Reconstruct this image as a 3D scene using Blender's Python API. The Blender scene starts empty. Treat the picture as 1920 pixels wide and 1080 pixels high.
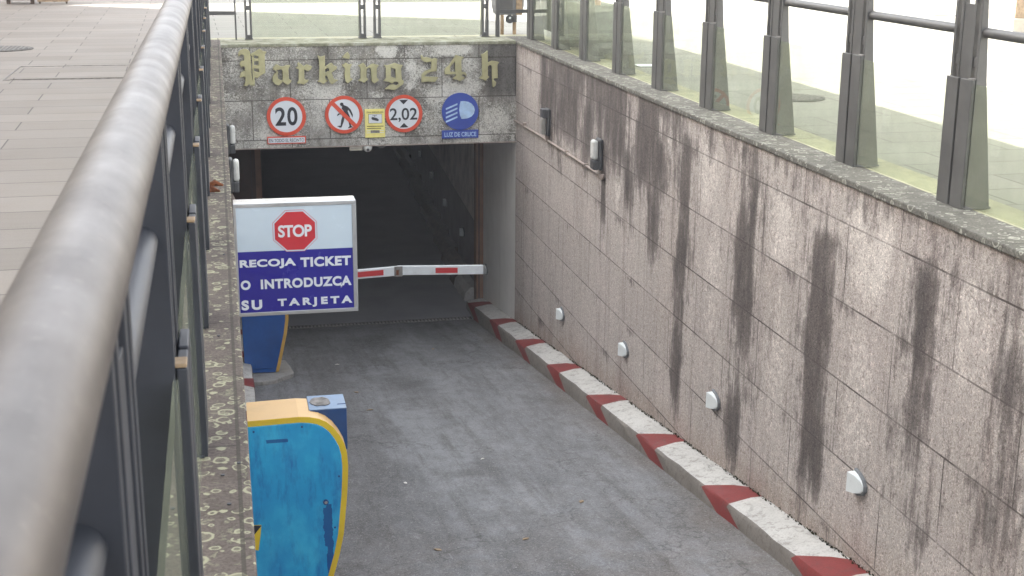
import bpy, bmesh, math, random
from mathutils import Vector, Matrix, noise as mn
random.seed(7)
SC = bpy.context.scene
COL = SC.collection
# ------------------------------------------------------------------ camera
cam = bpy.data.cameras.new('camera'); camo = bpy.data.objects.new('camera', cam); COL.objects.link(camo)
right = Vector((0.97846, -0.20634, 0.00610)); down = Vector((-0.04824, -0.25728, -0.96513)); fwd = Vector((0.20071, 0.94405, -0.26169))
M = Matrix.Identity(4)
for i in range(3):
    M[i][0] = right[i]; M[i][1] = -down[i]; M[i][2] = -fwd[i]
M[0][3], M[1][3], M[2][3] = 0, 0, 1.5
camo.matrix_world = M
cam.sensor_width = 36; cam.lens = 36 * 2575.9 / 1920
cam.clip_start = 0.05; cam.clip_end = 2000
cam.dof.use_dof = True; cam.dof.focus_distance = 11; cam.dof.aperture_fstop = 15
SC.camera = camo
# ------------------------------------------------------------------ world, sun, exposure
W = bpy.data.worlds.new('World'); SC.world = W; W.use_nodes = True
SUN_EL, SUN_AZ = math.radians(36), math.atan2(-1.0, 0.65)
nt = W.node_tree
sky = nt.nodes.new('ShaderNodeTexSky'); sky.sky_type = 'NISHITA'; sky.sun_disc = False
sky.sun_elevation = SUN_EL; sky.sun_rotation = SUN_AZ; sky.dust_density = 2.5; sky.ozone_density = 0.6
hs = nt.nodes.new('ShaderNodeHueSaturation'); hs.inputs['Saturation'].default_value = 0.22
bgn = nt.nodes['Background']; bgn.inputs['Strength'].default_value = 0.15
nt.links.new(sky.outputs[0], hs.inputs['Color']); nt.links.new(hs.outputs[0], bgn.inputs[0])
sl = bpy.data.lights.new('sun', 'SUN'); sl.energy = 4.5; sl.angle = math.radians(0.53); sl.color = (1, 0.95, 0.87)
so = bpy.data.objects.new('sun', sl); COL.objects.link(so)
sd = Vector((math.sin(SUN_AZ) * math.cos(SUN_EL), math.cos(SUN_AZ) * math.cos(SUN_EL), math.sin(SUN_EL)))
so.rotation_euler = sd.to_track_quat('Z', 'Y').to_euler(); so.location = (-20, 10, 40)
SC.cycles.max_bounces = 16; SC.cycles.diffuse_bounces = 8; SC.cycles.transparent_max_bounces = 24
SC.view_settings.view_transform = 'Standard'; SC.view_settings.look = 'None'
SC.view_settings.exposure = 2.65; SC.view_settings.gamma = 1

# ------------------------------------------------------------------ material helpers
class NT:
    def __init__(s, name, rough=0.8, spec=0.3, metal=0.0):
        s.m = bpy.data.materials.new(name); s.m.use_nodes = True; s.t = s.m.node_tree
        s.b = s.t.nodes['Principled BSDF']; s.b.inputs['Roughness'].default_value = rough
        s.b.inputs['Specular IOR Level'].default_value = spec; s.b.inputs['Metallic'].default_value = metal
        s._co = None
    def n(s, typ, **kw):
        x = s.t.nodes.new(typ)
        for k, v in kw.items(): setattr(x, k, v)
        return x
    def set(s, sock, v):
        if isinstance(v, bpy.types.NodeSocket): s.t.links.new(v, sock)
        elif isinstance(v, (tuple, list)) and len(v) == 3 and sock.type == 'RGBA': sock.default_value = (*v, 1)
        else: sock.default_value = v
    @property
    def co(s):
        if s._co is None:
            g = s.n('ShaderNodeNewGeometry'); s._co = g.outputs['Position']
        return s._co
    def objco(s):
        return s.n('ShaderNodeTexCoord').outputs['Object']
    def mapv(s, vec, sc=(1, 1, 1), rot=(0, 0, 0), loc=(0, 0, 0)):
        x = s.n('ShaderNodeMapping'); s.set(x.inputs[0], vec)
        x.inputs['Scale'].default_value = sc; x.inputs['Rotation'].default_value = rot; x.inputs['Location'].default_value = loc
        return x.outputs[0]
    def noise(s, scale, detail=4, rough=0.6, vec=None, dist=0.0):
        x = s.n('ShaderNodeTexNoise'); s.set(x.inputs['Vector'], vec or s.co)
        x.inputs['Scale'].default_value = scale; x.inputs['Detail'].default_value = detail
        x.inputs['Roughness'].default_value = rough; x.inputs['Distortion'].default_value = dist
        return x.outputs['Fac']
    def ramp(s, v, *stops):
        x = s.n('ShaderNodeValToRGB'); s.set(x.inputs[0], v); e = x.color_ramp.elements
        while len(e) < len(stops): e.new(0.5)
        for k, (p, c) in enumerate(stops):
            e[k].position = p; e[k].color = (*c, 1) if isinstance(c, (tuple, list)) else (c, c, c, 1)
        return x.outputs[0]
    def mix(s, f, a, b, mode='MIX'):
        x = s.n('ShaderNodeMix', data_type='RGBA', blend_type=mode)
        s.set(x.inputs[0], f); s.set(x.inputs[6], a); s.set(x.inputs[7], b)
        return x.outputs[2]
    def math(s, op, a, b=0.0, c=0.0, clamp=False):
        x = s.n('ShaderNodeMath', operation=op); x.use_clamp = clamp
        s.set(x.inputs[0], a); s.set(x.inputs[1], b); s.set(x.inputs[2], c)
        return x.outputs[0]
    def attr(s, name):
        x = s.n('ShaderNodeAttribute', attribute_name=name); y = s.n('ShaderNodeSeparateColor')
        s.t.links.new(x.outputs['Color'], y.inputs[0]); return y.outputs
    def sep(s, v=None):
        x = s.n('ShaderNodeSeparateXYZ'); s.set(x.inputs[0], v or s.co); return x.outputs
    def comb(s, x, y, z=0.0):
        c = s.n('ShaderNodeCombineXYZ'); s.set(c.inputs[0], x); s.set(c.inputs[1], y); s.set(c.inputs[2], z); return c.outputs[0]
    def brick(s, vec, w, h, mortar, off=0.5, smooth=0.1, bias=0.0):
        x = s.n('ShaderNodeTexBrick'); s.set(x.inputs['Vector'], vec); x.offset = off
        x.inputs['Scale'].default_value = 1; x.inputs['Brick Width'].default_value = w; x.inputs['Row Height'].default_value = h
        x.inputs['Mortar Size'].default_value = mortar; x.inputs['Mortar Smooth'].default_value = smooth; x.inputs['Bias'].default_value = bias
        x.inputs['Color1'].default_value = (0, 0, 0, 1); x.inputs['Color2'].default_value = (1, 1, 1, 1); x.inputs['Mortar'].default_value = (.5, .5, .5, 1)
        return x.outputs['Color'], x.outputs['Fac']
    def bump(s, h, strength=0.3, dist=0.01):
        x = s.n('ShaderNodeBump'); s.set(x.inputs['Height'], h); x.inputs['Strength'].default_value = strength
        x.inputs['Distance'].default_value = dist; s.t.links.new(x.outputs[0], s.b.inputs['Normal'])
    def out(s, col=None, rough=None):
        if col is not None: s.set(s.b.inputs['Base Color'], col)
        if rough is not None: s.set(s.b.inputs['Roughness'], rough)
        return s.m

MAT = {}
def simple(name, col, rough=0.5, metal=0.0, spec=0.4, var=0.15, scale=12, dirt=None):
    m = NT(name, rough, spec, metal)
    f = m.noise(scale, 5, 0.6, m.objco())
    d = tuple(c * (1 - var) for c in col); l = tuple(min(1, c * (1 + var)) for c in col)
    c = m.mix(m.ramp(f, (0.35, 0.0), (0.65, 1.0)), d, l)
    if dirt:
        g = m.noise(4, 6, 0.75, m.objco())
        c = m.mix(m.math('MULTIPLY', m.ramp(g, (0.5, 0.0), (0.75, 1.0)), dirt[1]), c, dirt[0])
    m.out(c, m.math('MULTIPLY_ADD', f, 0.2, rough - 0.1))
    MAT[name] = m.m
    return m.m
simple('dark_metal', (0.027, 0.031, 0.041), 0.55, 0.3, 0.5, 0.2, 6)
simple('veiled_grey_metal', (0.10, 0.099, 0.096), 0.5, 0.2, 0.5, 0.15, 6)  # dark_metal again, lightened: glare veil over the right fence put into the colour
simple('steel', (0.55, 0.53, 0.51), 0.36, 0.85, 0.5, 0.1, 4)
simple('aluminium', (0.42, 0.43, 0.44), 0.38, 0.5, 0.5, 0.1, 8, ((0.16, 0.15, 0.14), 0.5))
simple('dirty_white', (0.62, 0.60, 0.56), 0.6, 0, 0.4, 0.08, 9, ((0.2, 0.18, 0.15), 0.8))
simple('sign_white', (0.66, 0.70, 0.74), 0.35, 0, 0.4, 0.03, 5)
simple('acrylic_white', (0.52, 0.62, 0.70), 0.25, 0, 0.4, 0.02, 5)
simple('sign_red', (0.62, 0.075, 0.035), 0.45, 0, 0.4, 0.06, 6)
simple('stop_red', (0.50, 0.030, 0.042), 0.35, 0, 0.4, 0.04, 6)
simple('arm_red', (0.50, 0.025, 0.03), 0.4, 0, 0.4, 0.04, 6)
simple('sign_black', (0.02, 0.022, 0.03), 0.5)
simple('sign_blue', (0.036, 0.072, 0.36), 0.4, 0, 0.4, 0.05, 6)
simple('acrylic_blue', (0.022, 0.020, 0.25), 0.25, 0, 0.4, 0.05, 6)
simple('pale_blue', (0.40, 0.56, 0.78), 0.4)
simple('sign_yellow', (0.80, 0.72, 0.25), 0.5, 0, 0.3, 0.08, 8)
simple('sign_olive', (0.18, 0.15, 0.03), 0.5)
simple('brass', (0.40, 0.38, 0.21), 0.5, 0.1, 0.5, 0.16, 5, ((0.2, 0.16, 0.10), 0.5))
simple('trim_yellow', (0.60, 0.42, 0.025), 0.45, 0, 0.4, 0.12, 8, ((0.25, 0.18, 0.04), 0.5))
simple('cream_top', (0.62, 0.40, 0.17), 0.5, 0, 0.4, 0.08, 8, ((0.4, 0.3, 0.15), 0.3))
simple('orange_trim', (0.50, 0.30, 0.06), 0.5, 0, 0.4, 0.1, 8)
simple('blue_grey', (0.13, 0.21, 0.33), 0.45, 0, 0.4, 0.12, 10, ((0.2, 0.2, 0.2), 0.6))
simple('deep_blue', (0.012, 0.05, 0.16), 0.4, 0, 0.4, 0.15, 5)
simple('cabinet_blue', (0.016, 0.085, 0.30), 0.4, 0, 0.4, 0.12, 3, ((0.02, 0.05, 0.12), 0.4))
simple('dust_grey', (0.22, 0.21, 0.20), 0.9, 0, 0.1, 0.3, 25)
simple('lamp_plastic', (0.065, 0.067, 0.07), 0.5)
simple('dull_lens', (0.26, 0.25, 0.23), 0.5, 0, 0.3, 0.15, 10)
simple('lamp_lens', (0.62, 0.63, 0.60), 0.3, 0, 0.4, 0.06, 12, ((0.3, 0.3, 0.28), 0.4))
simple('marker_lens', (0.70, 0.74, 0.74), 0.3, 0, 0.4, 0.03, 12)
simple('marker_rim', (0.15, 0.16, 0.17), 0.5)
simple('pipe_paint', (0.30, 0.25, 0.22), 0.6, 0, 0.3, 0.2, 15)
simple('rust', (0.16, 0.06, 0.03), 0.9, 0, 0.1, 0.4, 30)
simple('arm_white', (0.66, 0.70, 0.72), 0.4, 0, 0.4, 0.05, 6, ((0.3, 0.3, 0.28), 0.35))
simple('brown_paint', (0.17, 0.085, 0.048), 0.55, 0, 0.3, 0.2, 4)
simple('dark_brown', (0.05, 0.028, 0.022), 0.6, 0, 0.3, 0.2, 4)
simple('tan_wood', (0.30, 0.22, 0.14), 0.7, 0, 0.2, 0.3, 14)
simple('dark_wood', (0.085, 0.06, 0.045), 0.7, 0, 0.2, 0.3, 14)
simple('bin_grey', (0.17, 0.175, 0.18), 0.5, 0.2)
simple('stone_pale', (0.42, 0.39, 0.33), 0.85, 0, 0.2, 0.12, 6)
simple('bench_stone', (0.16, 0.165, 0.15), 0.9, 0, 0.2, 0.25, 8)
simple('plaster_wall', (0.66, 0.62, 0.56), 0.9, 0, 0.2, 0.1, 1.5)
simple('roof_tile', (0.22, 0.09, 0.05), 0.9, 0, 0.2, 0.3, 5)
simple('chair_pink', (0.55, 0.20, 0.17), 0.5)
simple('iron', (0.09, 0.085, 0.08), 0.7, 0.5, 0.4, 0.3, 20)
simple('moss', (0.030, 0.028, 0.014), 1.0, 0, 0.05, 0.5, 40)
simple('window_glass', (0.03, 0.035, 0.04), 0.08, 0, 0.6)
simple('person_skin', (0.5, 0.33, 0.24), 0.6)

# steel handrail: brushed, soft cloudy patches
m = NT('handrail_steel', 0.5, 0.35, 0.4)
c1 = m.ramp(m.noise(5, 5, 0.6, m.mapv(m.co, (6, 1, 6))), (0.3, (0.052, 0.046, 0.046)), (0.7, (0.092, 0.082, 0.078)))
c1 = m.mix(m.ramp(m.noise(90, 2, 0.5), (0.62, 0.0), (0.75, 0.15)), c1, (0.28, 0.25, 0.23))
m.out(c1, m.ramp(m.noise(9, 5, 0.6), (0.3, 0.42), (0.7, 0.56))); MAT['handrail_steel'] = m.m

# paving slabs
def paving(name, base, mossy):
    m = NT(name, 0.75, 0.35)
    s = m.sep(); wob = m.noise(0.7, 2)
    v = m.comb(m.math('MULTIPLY_ADD', s[1], 0.02, s[0]), m.math('MULTIPLY_ADD', s[0], -0.015, s[1]))
    bc, bf = m.brick(m.mapv(v, loc=(0.25, 0.13, 0)), 1.0, 0.42, 0.006, 0.37, 0.2)
    t = m.n('ShaderNodeTexBrick')
    col = m.mix(bc, tuple(c * 0.88 for c in base), tuple(c * 1.08 for c in base))
    col = m.mix(m.ramp(m.noise(1.1, 5, 0.6), (0.3, 0.0), (0.7, 1.0)), col, m.mix(1.0, col, (0.90, 0.87, 0.84), 'MULTIPLY'))
    col = m.mix(m.ramp(m.noise(160, 2, 0.6), (0.35, 0.0), (0.65, 0.55)), col, m.mix(1.0, col, (0.72, 0.70, 0.69), 'MULTIPLY'))
    streak = m.noise(3, 4, 0.6, m.mapv(m.co, (0.6, 6, 1)))
    col = m.mix(m.ramp(streak, (0.5, 0.0), (0.8, 0.35)), col, m.mix(1.0, col, (0.8, 0.77, 0.75), 'MULTIPLY'))
    if mossy:
        col = m.mix(m.ramp(m.noise(0.9, 5, 0.65), (0.35, 0.15), (0.7, 0.8)), col, (0.24, 0.243, 0.20))
    col = m.mix(m.math('MULTIPLY', bf, 0.9), col, (0.07, 0.06, 0.055))
    m.bump(m.math('SUBTRACT', m.math('MULTIPLY', m.noise(70, 4, 0.7), 0.35), bf), 0.35, 0.006)
    MAT[name] = m.out(col)
paving('paving', (0.25, 0.226, 0.202), False)
paving('paving_mossy', (0.255, 0.248, 0.225), True)
m = NT('border_strip', 0.8, 0.3)
bc, bf = m.brick(m.mapv(m.comb(m.sep()[1], m.sep()[0])), 1.0, 3.0, 0.006)
col = m.ramp(m.noise(4, 6, 0.7), (0.3, (0.29, 0.28, 0.18)), (0.7, (0.44, 0.42, 0.29)))
col = m.mix(m.ramp(m.noise(120, 2), (0.4, 0.0), (0.7, 0.4)), col, (0.2, 0.2, 0.12))
MAT['border_strip'] = m.out(m.mix(bf, col, (0.1, 0.09, 0.07)))

# ramp concrete
m = NT('ramp_concrete', 0.8, 0.3)
s = m.sep()
col = m.ramp(m.noise(0.8, 6, 0.65), (0.35, (0.112, 0.113, 0.117)), (0.65, (0.215, 0.219, 0.226)))
tr = m.noise(1.2, 4, 0.6, m.mapv(m.co, (1.8, 0.14, 0.14)))
col = m.mix(m.ramp(tr, (0.42, 0.0), (0.62, 0.85)), col, (0.245, 0.252, 0.262))
tr2 = m.noise(5, 5, 0.7, m.mapv(m.co, (1.6, 0.12, 0.12), loc=(5, 0, 0)))
col = m.mix(m.ramp(tr2, (0.50, 0.0), (0.68, 0.7)), col, (0.095, 0.092, 0.090))
def band(m, x, c, w):   # smooth bump around c
    d = m.math('ABSOLUTE', m.math('SUBTRACT', x, c)); return m.math('SUBTRACT', 1.0, m.math('DIVIDE', d, w), clamp=True)
wx = m.math('MULTIPLY_ADD', m.math('SUBTRACT', m.noise(1.4, 4, 0.6), 0.5), 0.8, s[0])
col = m.mix(m.math('MULTIPLY', band(m, wx, 1.0, 0.5), 0.55), col, (0.082, 0.078, 0.076))
col = m.mix(m.math('MULTIPLY', band(m, wx, 2.55, 0.45), 0.30), col, (0.085, 0.085, 0.088))
col = m.mix(m.math('MULTIPLY', band(m, wx, 3.4, 0.35), 0.7), col, (0.115, 0.095, 0.075))
yb = m.math('MULTIPLY_ADD', m.noise(2, 4), 1.5, s[1])
col = m.mix(m.math('MULTIPLY', m.math('SUBTRACT', 1.0, m.math('DIVIDE', m.math('SUBTRACT', yb, 7.0), 3.0), clamp=True), m.ramp(m.noise(2.5, 5, 0.7), (0.40, 0.0), (0.56, 0.75))), col, (0.155, 0.128, 0.108))
col = m.mix(m.ramp(m.noise(9, 6, 0.75, m.mapv(m.co, (1, 0.5, 1))), (0.40, 0.55), (0.56, 0.0)), col, m.mix(1.0, col, (0.62, 0.60, 0.58), 'MULTIPLY'))
col = m.mix(m.ramp(m.noise(16, 6, 0.8, m.mapv(m.co, (1, 0.4, 1)), 0.8), (0.55, 0.0), (0.70, 0.6)), col, (0.27, 0.265, 0.258))
oil = m.math('MULTIPLY', band(m, wx, 1.8, 0.45), m.ramp(m.noise(1.1, 5, 0.7), (0.45, 0.0), (0.6, 0.7)))
col = m.mix(oil, col, (0.065, 0.063, 0.062))
gr = m.noise(75, 4, 0.75, dist=0.8)
col = m.mix(m.ramp(gr, (0.36, 0.9), (0.52, 0.0)), col, m.mix(1.0, col, (0.50, 0.50, 0.50), 'MULTIPLY'))
col = m.mix(m.ramp(m.noise(60, 3, 0.65, dist=1.5), (0.55, 0.0), (0.66, 0.8)), col, (0.30, 0.298, 0.295))
col = m.mix(m.ramp(m.noise(7, 4, 0.7, m.mapv(m.co, (3, 0.5, 1)), 1.0), (0.66, 0.0), (0.72, 0.5)), col, (0.30, 0.30, 0.31))
vo = m.n('ShaderNodeTexVoronoi', feature='DISTANCE_TO_EDGE'); m.set(vo.inputs['Vector'], m.mapv(m.co, (0.35, 0.22, 0.1)))
wv = m.n('ShaderNodeVectorMath', operation='ADD'); m.set(wv.inputs[0], m.mapv(m.co, (0.35, 0.22, 0.1)))
nz = m.n('ShaderNodeTexNoise'); nz.inputs['Scale'].default_value = 4; nz.inputs['Detail'].default_value = 6; m.set(nz.inputs['Vector'], m.co)
sc_ = m.n('ShaderNodeVectorMath', operation='SCALE'); m.set(sc_.inputs[0], nz.outputs['Color']); sc_.inputs['Scale'].default_value = 0.25
m.set(wv.inputs[1], sc_.outputs[0]); m.set(vo.inputs['Vector'], wv.outputs[0]); vo.inputs['Scale'].default_value = 1.4
col = m.mix(m.math('MULTIPLY', m.ramp(vo.outputs['Distance'], (0.0, 1.0), (0.006, 0.0)), 0.6), col, (0.04, 0.038, 0.036))
m.bump(m.math('ADD', gr, m.noise(30, 4, 0.7)), 0.5, 0.006)
MAT['ramp_concrete'] = m.out(col, m.ramp(m.noise(2, 4), (0.3, 0.62), (0.7, 0.85)))
m = NT('garage_floor', 0.42, 0.6)
MAT['garage_floor'] = m.out(m.ramp(m.noise(1.5, 5, 0.6), (0.3, (0.17, 0.172, 0.185)), (0.7, (0.24, 0.242, 0.255))))

# granite cladding of the long wall
m = NT('granite_wall', 0.85, 0.25)
s = m.sep(); A = m.attr('stain')
bc, bf = m.brick(m.mapv(m.comb(s[1], s[2]), loc=(0.38, 0.27, 0)), 1.30, 0.485, 0.006, 0.5, 0.15)
col = m.mix(bc, (0.385, 0.343, 0.322), (0.475, 0.428, 0.402))
col = m.mix(m.ramp(m.noise(1.6, 5, 0.65), (0.3, 0.0), (0.7, 0.8)), col, (0.40, 0.368, 0.34))
streak = m.noise(5, 6, 0.7, m.mapv(m.co, (1, 1.3, 0.10)), 0.4)
streak2 = m.noise(16, 5, 0.7, m.mapv(m.co, (1, 1.0, 0.09)), 0.3)
col = m.mix(m.ramp(streak, (0.50, 0.0), (0.72, 0.55)), col, (0.20, 0.158, 0.145))
col = m.mix(m.ramp(streak2, (0.54, 0.0), (0.8, 0.25)), col, (0.19, 0.15, 0.135))
# stains held by the wall itself (mesh attribute: R dark drip, G pale crust, B rusty brown)
edge = m.math('SUBTRACT', m.math('ADD', m.noise(14, 6, 0.75, m.mapv(m.co, (1, 1, 0.35))), streak2), 1.0)
edge = m.math('ADD', edge, m.math('MULTIPLY', m.math('SUBTRACT', m.noise(34, 6, 0.75, m.mapv(m.co, (1, 1, 0.10))), 0.5), 0.75))
edge = m.math('ADD', edge, m.math('MULTIPLY', m.math('SUBTRACT', m.noise(11, 7, 0.75, dist=0.8), 0.5), 0.8))
dr = m.math('MULTIPLY_ADD', edge, 1.0, A[0])
col = m.mix(m.math('MULTIPLY', A[2], m.ramp(m.noise(6, 5, 0.7), (0.3, 0.3), (0.7, 1.0))), col, (0.20, 0.125, 0.075))
dk = m.ramp(m.noise(9, 5, 0.6, m.mapv(m.co, (1, 1, 0.3))), (0.3, (0.050, 0.043, 0.042)), (0.7, (0.115, 0.096, 0.090)))
col = m.mix(m.ramp(dr, (0.22, 0.0), (0.42, 0.50), (0.62, 0.78), (0.95, 0.93)), col, dk)
pl = m.math('MULTIPLY_ADD', m.math('SUBTRACT', m.noise(20, 6, 0.8), 0.5), 1.3, A[1])
col = m.mix(m.ramp(pl, (0.42, 0.0), (0.60, 0.75)), col, (0.60, 0.56, 0.52))
sp = m.noise(36, 3, 0.7, dist=2.2)
col = m.mix(m.ramp(sp, (0.36, 1.0), (0.49, 0.0)), col, m.mix(1.0, col, (0.52, 0.49, 0.48), 'MULTIPLY'))
col = m.mix(m.ramp(m.noise(46, 3, 0.6, dist=2.0), (0.53, 0.0), (0.63, 1.0)), col, m.mix(1.0, col, (1.6, 1.58, 1.55), 'MULTIPLY'))
jn = m.math('MULTIPLY', bf, m.ramp(m.noise(2.2, 4), (0.36, 0.35), (0.60, 0.98)))
col = m.mix(jn, col, (0.075, 0.062, 0.057))
m.bump(m.math('SUBTRACT', m.math('MULTIPLY', sp, 0.8), m.math('MULTIPLY', bf, 1.4)), 0.5, 0.008)
MAT['granite_wall'] = m.out(col)

# lintel stone: weathered grey with pale crust
m = NT('portal_stone', 0.9, 0.2)
s = m.sep(); A = m.attr('stain')
bc, bf = m.brick(m.mapv(m.comb(s[0], s[2]), loc=(0.10, 0.20, 0)), 0.93, 0.482, 0.006, 0.5, 0.15)
col = m.mix(bc, (0.28, 0.272, 0.248), (0.42, 0.405, 0.375))
col = m.mix(m.ramp(m.noise(5, 6, 0.7, m.mapv(m.co, (1, 1, 0.35))), (0.42, 0.0), (0.60, 0.8)), col, (0.13, 0.122, 0.108))
col = m.mix(m.ramp(m.noise(7, 5, 0.7), (0.5, 0.0), (0.75, 0.5)), col, (0.24, 0.215, 0.165))
col = m.mix(A[0], col, (0.085, 0.080, 0.078))
wig = m.noise(26, 4, 0.7, dist=2.2)
pl = m.math('ADD', m.math('MULTIPLY', m.math('SUBTRACT', wig, 0.5), 2.4), A[1])
col = m.mix(m.ramp(pl, (0.40, 0.0), (0.80, 0.92)), col, (0.66, 0.65, 0.60))
col = m.mix(m.ramp(m.noise(45, 3, 0.6, dist=1.5), (0.36, 0.85), (0.5, 0.0)), col, m.mix(1.0, col, (0.5, 0.5, 0.48), 'MULTIPLY'))
col = m.mix(m.math('MULTIPLY', bf, 0.8), col, (0.06, 0.052, 0.045))
m.bump(m.math('SUBTRACT', wig, m.math('MULTIPLY', bf, 1.5)), 0.5, 0.008)
MAT['portal_stone'] = m.out(col)

# copings with lichen rings
def lichen(name, dark, scale, ringcol, amt, stretch=(1, 1, 1)):
    m = NT(name, 0.9, 0.2)
    base = m.ramp(m.noise(7, 6, 0.7), (0.3, dark), (0.7, tuple(c * 1.75 for c in dark)))
    base = m.mix(m.ramp(m.noise(90, 3, 0.6), (0.4, 0.5), (0.55, 0.0)), base, tuple(c * 0.55 for c in dark))
    nz = m.n('ShaderNodeTexNoise'); nz.inputs['Scale'].default_value = 22; nz.inputs['Detail'].default_value = 3; m.set(nz.inputs['Vector'], m.co)
    sc = m.n('ShaderNodeVectorMath', operation='SCALE'); m.set(sc.inputs[0], nz.outputs['Color']); sc.inputs['Scale'].default_value = 0.022
    ad = m.n('ShaderNodeVectorMath', operation='ADD'); m.set(ad.inputs[0], m.mapv(m.co, stretch)); m.set(ad.inputs[1], sc.outputs[0])
    col = base
    for k, (sc2, th) in enumerate(((scale, 0.35), (scale * 1.7, 0.5))):
        v = m.n('ShaderNodeTexVoronoi', feature='F1'); m.set(v.inputs['Vector'], m.mapv(ad.outputs[0], loc=(k * 3.3, k * 1.7, 0))); v.inputs['Scale'].default_value = sc2
        cs = m.n('ShaderNodeSeparateColor'); m.set(cs.inputs[0], v.outputs['Color'])
        rad = m.math('MULTIPLY_ADD', cs.outputs[0], 0.36, 0.13)
        on = m.math('GREATER_THAN', cs.outputs[1], m.ramp(m.noise(5, 4, 0.6), (0.35, 1 - amt * 0.45), (0.6, 1 - amt)))
        d = m.math('SUBTRACT', rad, v.outputs['Distance'])
        fill = m.math('MULTIPLY', m.ramp(d, (0.0, 0.0), (0.03, 1.0)), on)
        ring = m.math('MULTIPLY', m.ramp(m.math('ABSOLUTE', m.math('SUBTRACT', d, 0.05)), (0.03, 1.0), (0.07, 0.0)), on)
        col = m.mix(m.math('MULTIPLY', fill, m.math('MULTIPLY', cs.outputs[2], 0.75)), col, tuple(c * 0.72 for c in ringcol))
        col = m.mix(m.math('MULTIPLY', ring, 0.85), col, ringcol)
    pt = m.noise(17, 6, 0.8, dist=1.0)
    col = m.mix(m.ramp(pt, (0.56, 0.0), (0.62, 0.55)), col, tuple(c * 0.8 for c in ringcol))
    col = m.mix(m.ramp(m.noise(11, 6, 0.8), (0.30, 0.8), (0.40, 0.0)), col, tuple(c * 0.5 for c in dark))
    j = m.brick(m.comb(m.sep()[1], m.sep()[0]), 1.28, 9.0, 0.006)[1]
    col = m.mix(m.math('MULTIPLY', j, 0.7), col, (0.05, 0.045, 0.04))
    m.bump(m.noise(60, 4, 0.7), 0.4, 0.005)
    MAT[name] = m.out(col)
lichen('coping_lichen', (0.085, 0.070, 0.064), 13.5, (0.32, 0.315, 0.225), 0.88)
lichen('coping_grey', (0.10, 0.095, 0.083), 13, (0.34, 0.34, 0.29), 0.7)
m = NT('coping_moss', 0.9, 0.2)
MAT['coping_moss'] = m.out(m.ramp(m.noise(6, 6, 0.75), (0.35, (0.13, 0.13, 0.085)), (0.5, (0.26, 0.26, 0.19)), (0.66, (0.42, 0.42, 0.36))))

# painted kerb
def kerbpaint(name, col, wear, wcol):
    m = NT(name, 0.65, 0.3)
    c = m.mix(m.ramp(m.noise(3, 6, 0.75), (0.45, 0.0), (0.7, 0.7)), col, tuple(x * 0.72 for x in col))
    c = m.mix(m.ramp(m.noise(14, 6, 0.8), (0.53, 0.0), (0.60, wear)), c, wcol)
    c = m.mix(m.ramp(m.noise(5, 7, 0.8, m.mapv(m.co, (1, 0.35, 1)), 0.6), (0.56, 0.0), (0.70, 0.75)), c, (0.11, 0.10, 0.09))
    c = m.mix(m.ramp(m.noise(70, 3, 0.6), (0.38, 0.4), (0.5, 0.0)), c, m.mix(1.0, c, (0.6, 0.6, 0.6), 'MULTIPLY'))
    m.bump(m.noise(20, 5, 0.7), 0.4, 0.006)
    MAT[name] = m.out(c)
kerbpaint('kerb_white', (0.50, 0.49, 0.46), 0.75, (0.25, 0.23, 0.21))
kerbpaint('kerb_red', (0.20, 0.032, 0.030), 0.5, (0.13, 0.05, 0.045))
kerbpaint('kerb_concrete', (0.19, 0.172, 0.152), 0.8, (0.12, 0.105, 0.09))
kerbpaint('island_concrete', (0.33, 0.32, 0.30), 0.5, (0.2, 0.19, 0.17))
m = NT('pale_plaster', 0.7, 0.3)
col = m.ramp(m.noise(1.5, 5, 0.6), (0.3, (0.62, 0.61, 0.58)), (0.7, (0.74, 0.73, 0.70)))
col = m.mix(m.ramp(m.noise(7, 5, 0.7, m.mapv(m.co, (1, 1, 0.08))), (0.5, 0.0), (0.8, 0.5)), col, (0.45, 0.43, 0.41))
MAT['pale_plaster'] = m.out(col)
m = NT('tunnel_paint', 0.85, 0.2)
z = m.sep()[2]
col = m.mix(m.math('GREATER_THAN', z, -2.96), (0.24, 0.215, 0.225), (0.68, 0.61, 0.55))
MAT['tunnel_paint'] = m.out(m.mix(m.ramp(m.noise(3, 5, 0.6), (0.4, 0.0), (0.7, 0.4)), col, (0.08, 0.07, 0.065)))
simple('tunnel_dark', (0.75, 0.74, 0.76), 0.9, 0, 0.1, 0.2, 2)
# streaky bright blue panel of the ticket machine
m = NT('machine_blue', 0.38, 0.4)
o = m.co
col = m.ramp(m.noise(3.2, 4, 0.6, m.mapv(o, (1, 1, 0.8))), (0.3, (0.008, 0.21, 0.46)), (0.68, (0.02, 0.33, 0.57)))
col = m.mix(m.ramp(m.noise(14, 5, 0.7, m.mapv(o, (1, 1, 0.25))), (0.50, 0.0), (0.66, 0.75)), col, (0.008, 0.12, 0.34))
col = m.mix(m.ramp(m.noise(5, 5, 0.65, m.mapv(o, (1, 1, 0.6), loc=(3, 0, 0))), (0.48, 0.0), (0.66, 0.6)), col, (0.05, 0.42, 0.63))
s = m.sep()
dx = m.math('MULTIPLY_ADD', m.math('SUBTRACT', m.noise(25, 3), 0.5), 0.035, s[0])
drip = m.math('MULTIPLY', m.math('LESS_THAN', m.math('ABSOLUTE', m.math('SUBTRACT', dx, 0.470)), 0.017), m.math('LESS_THAN', s[2], -1.61))
drip2 = m.math('MULTIPLY', m.math('LESS_THAN', m.math('ABSOLUTE', m.math('SUBTRACT', dx, 0.452)), 0.012), m.math('MULTIPLY', m.math('LESS_THAN', s[2], -1.63), m.math('GREATER_THAN', s[2], -1.86)))
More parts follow.
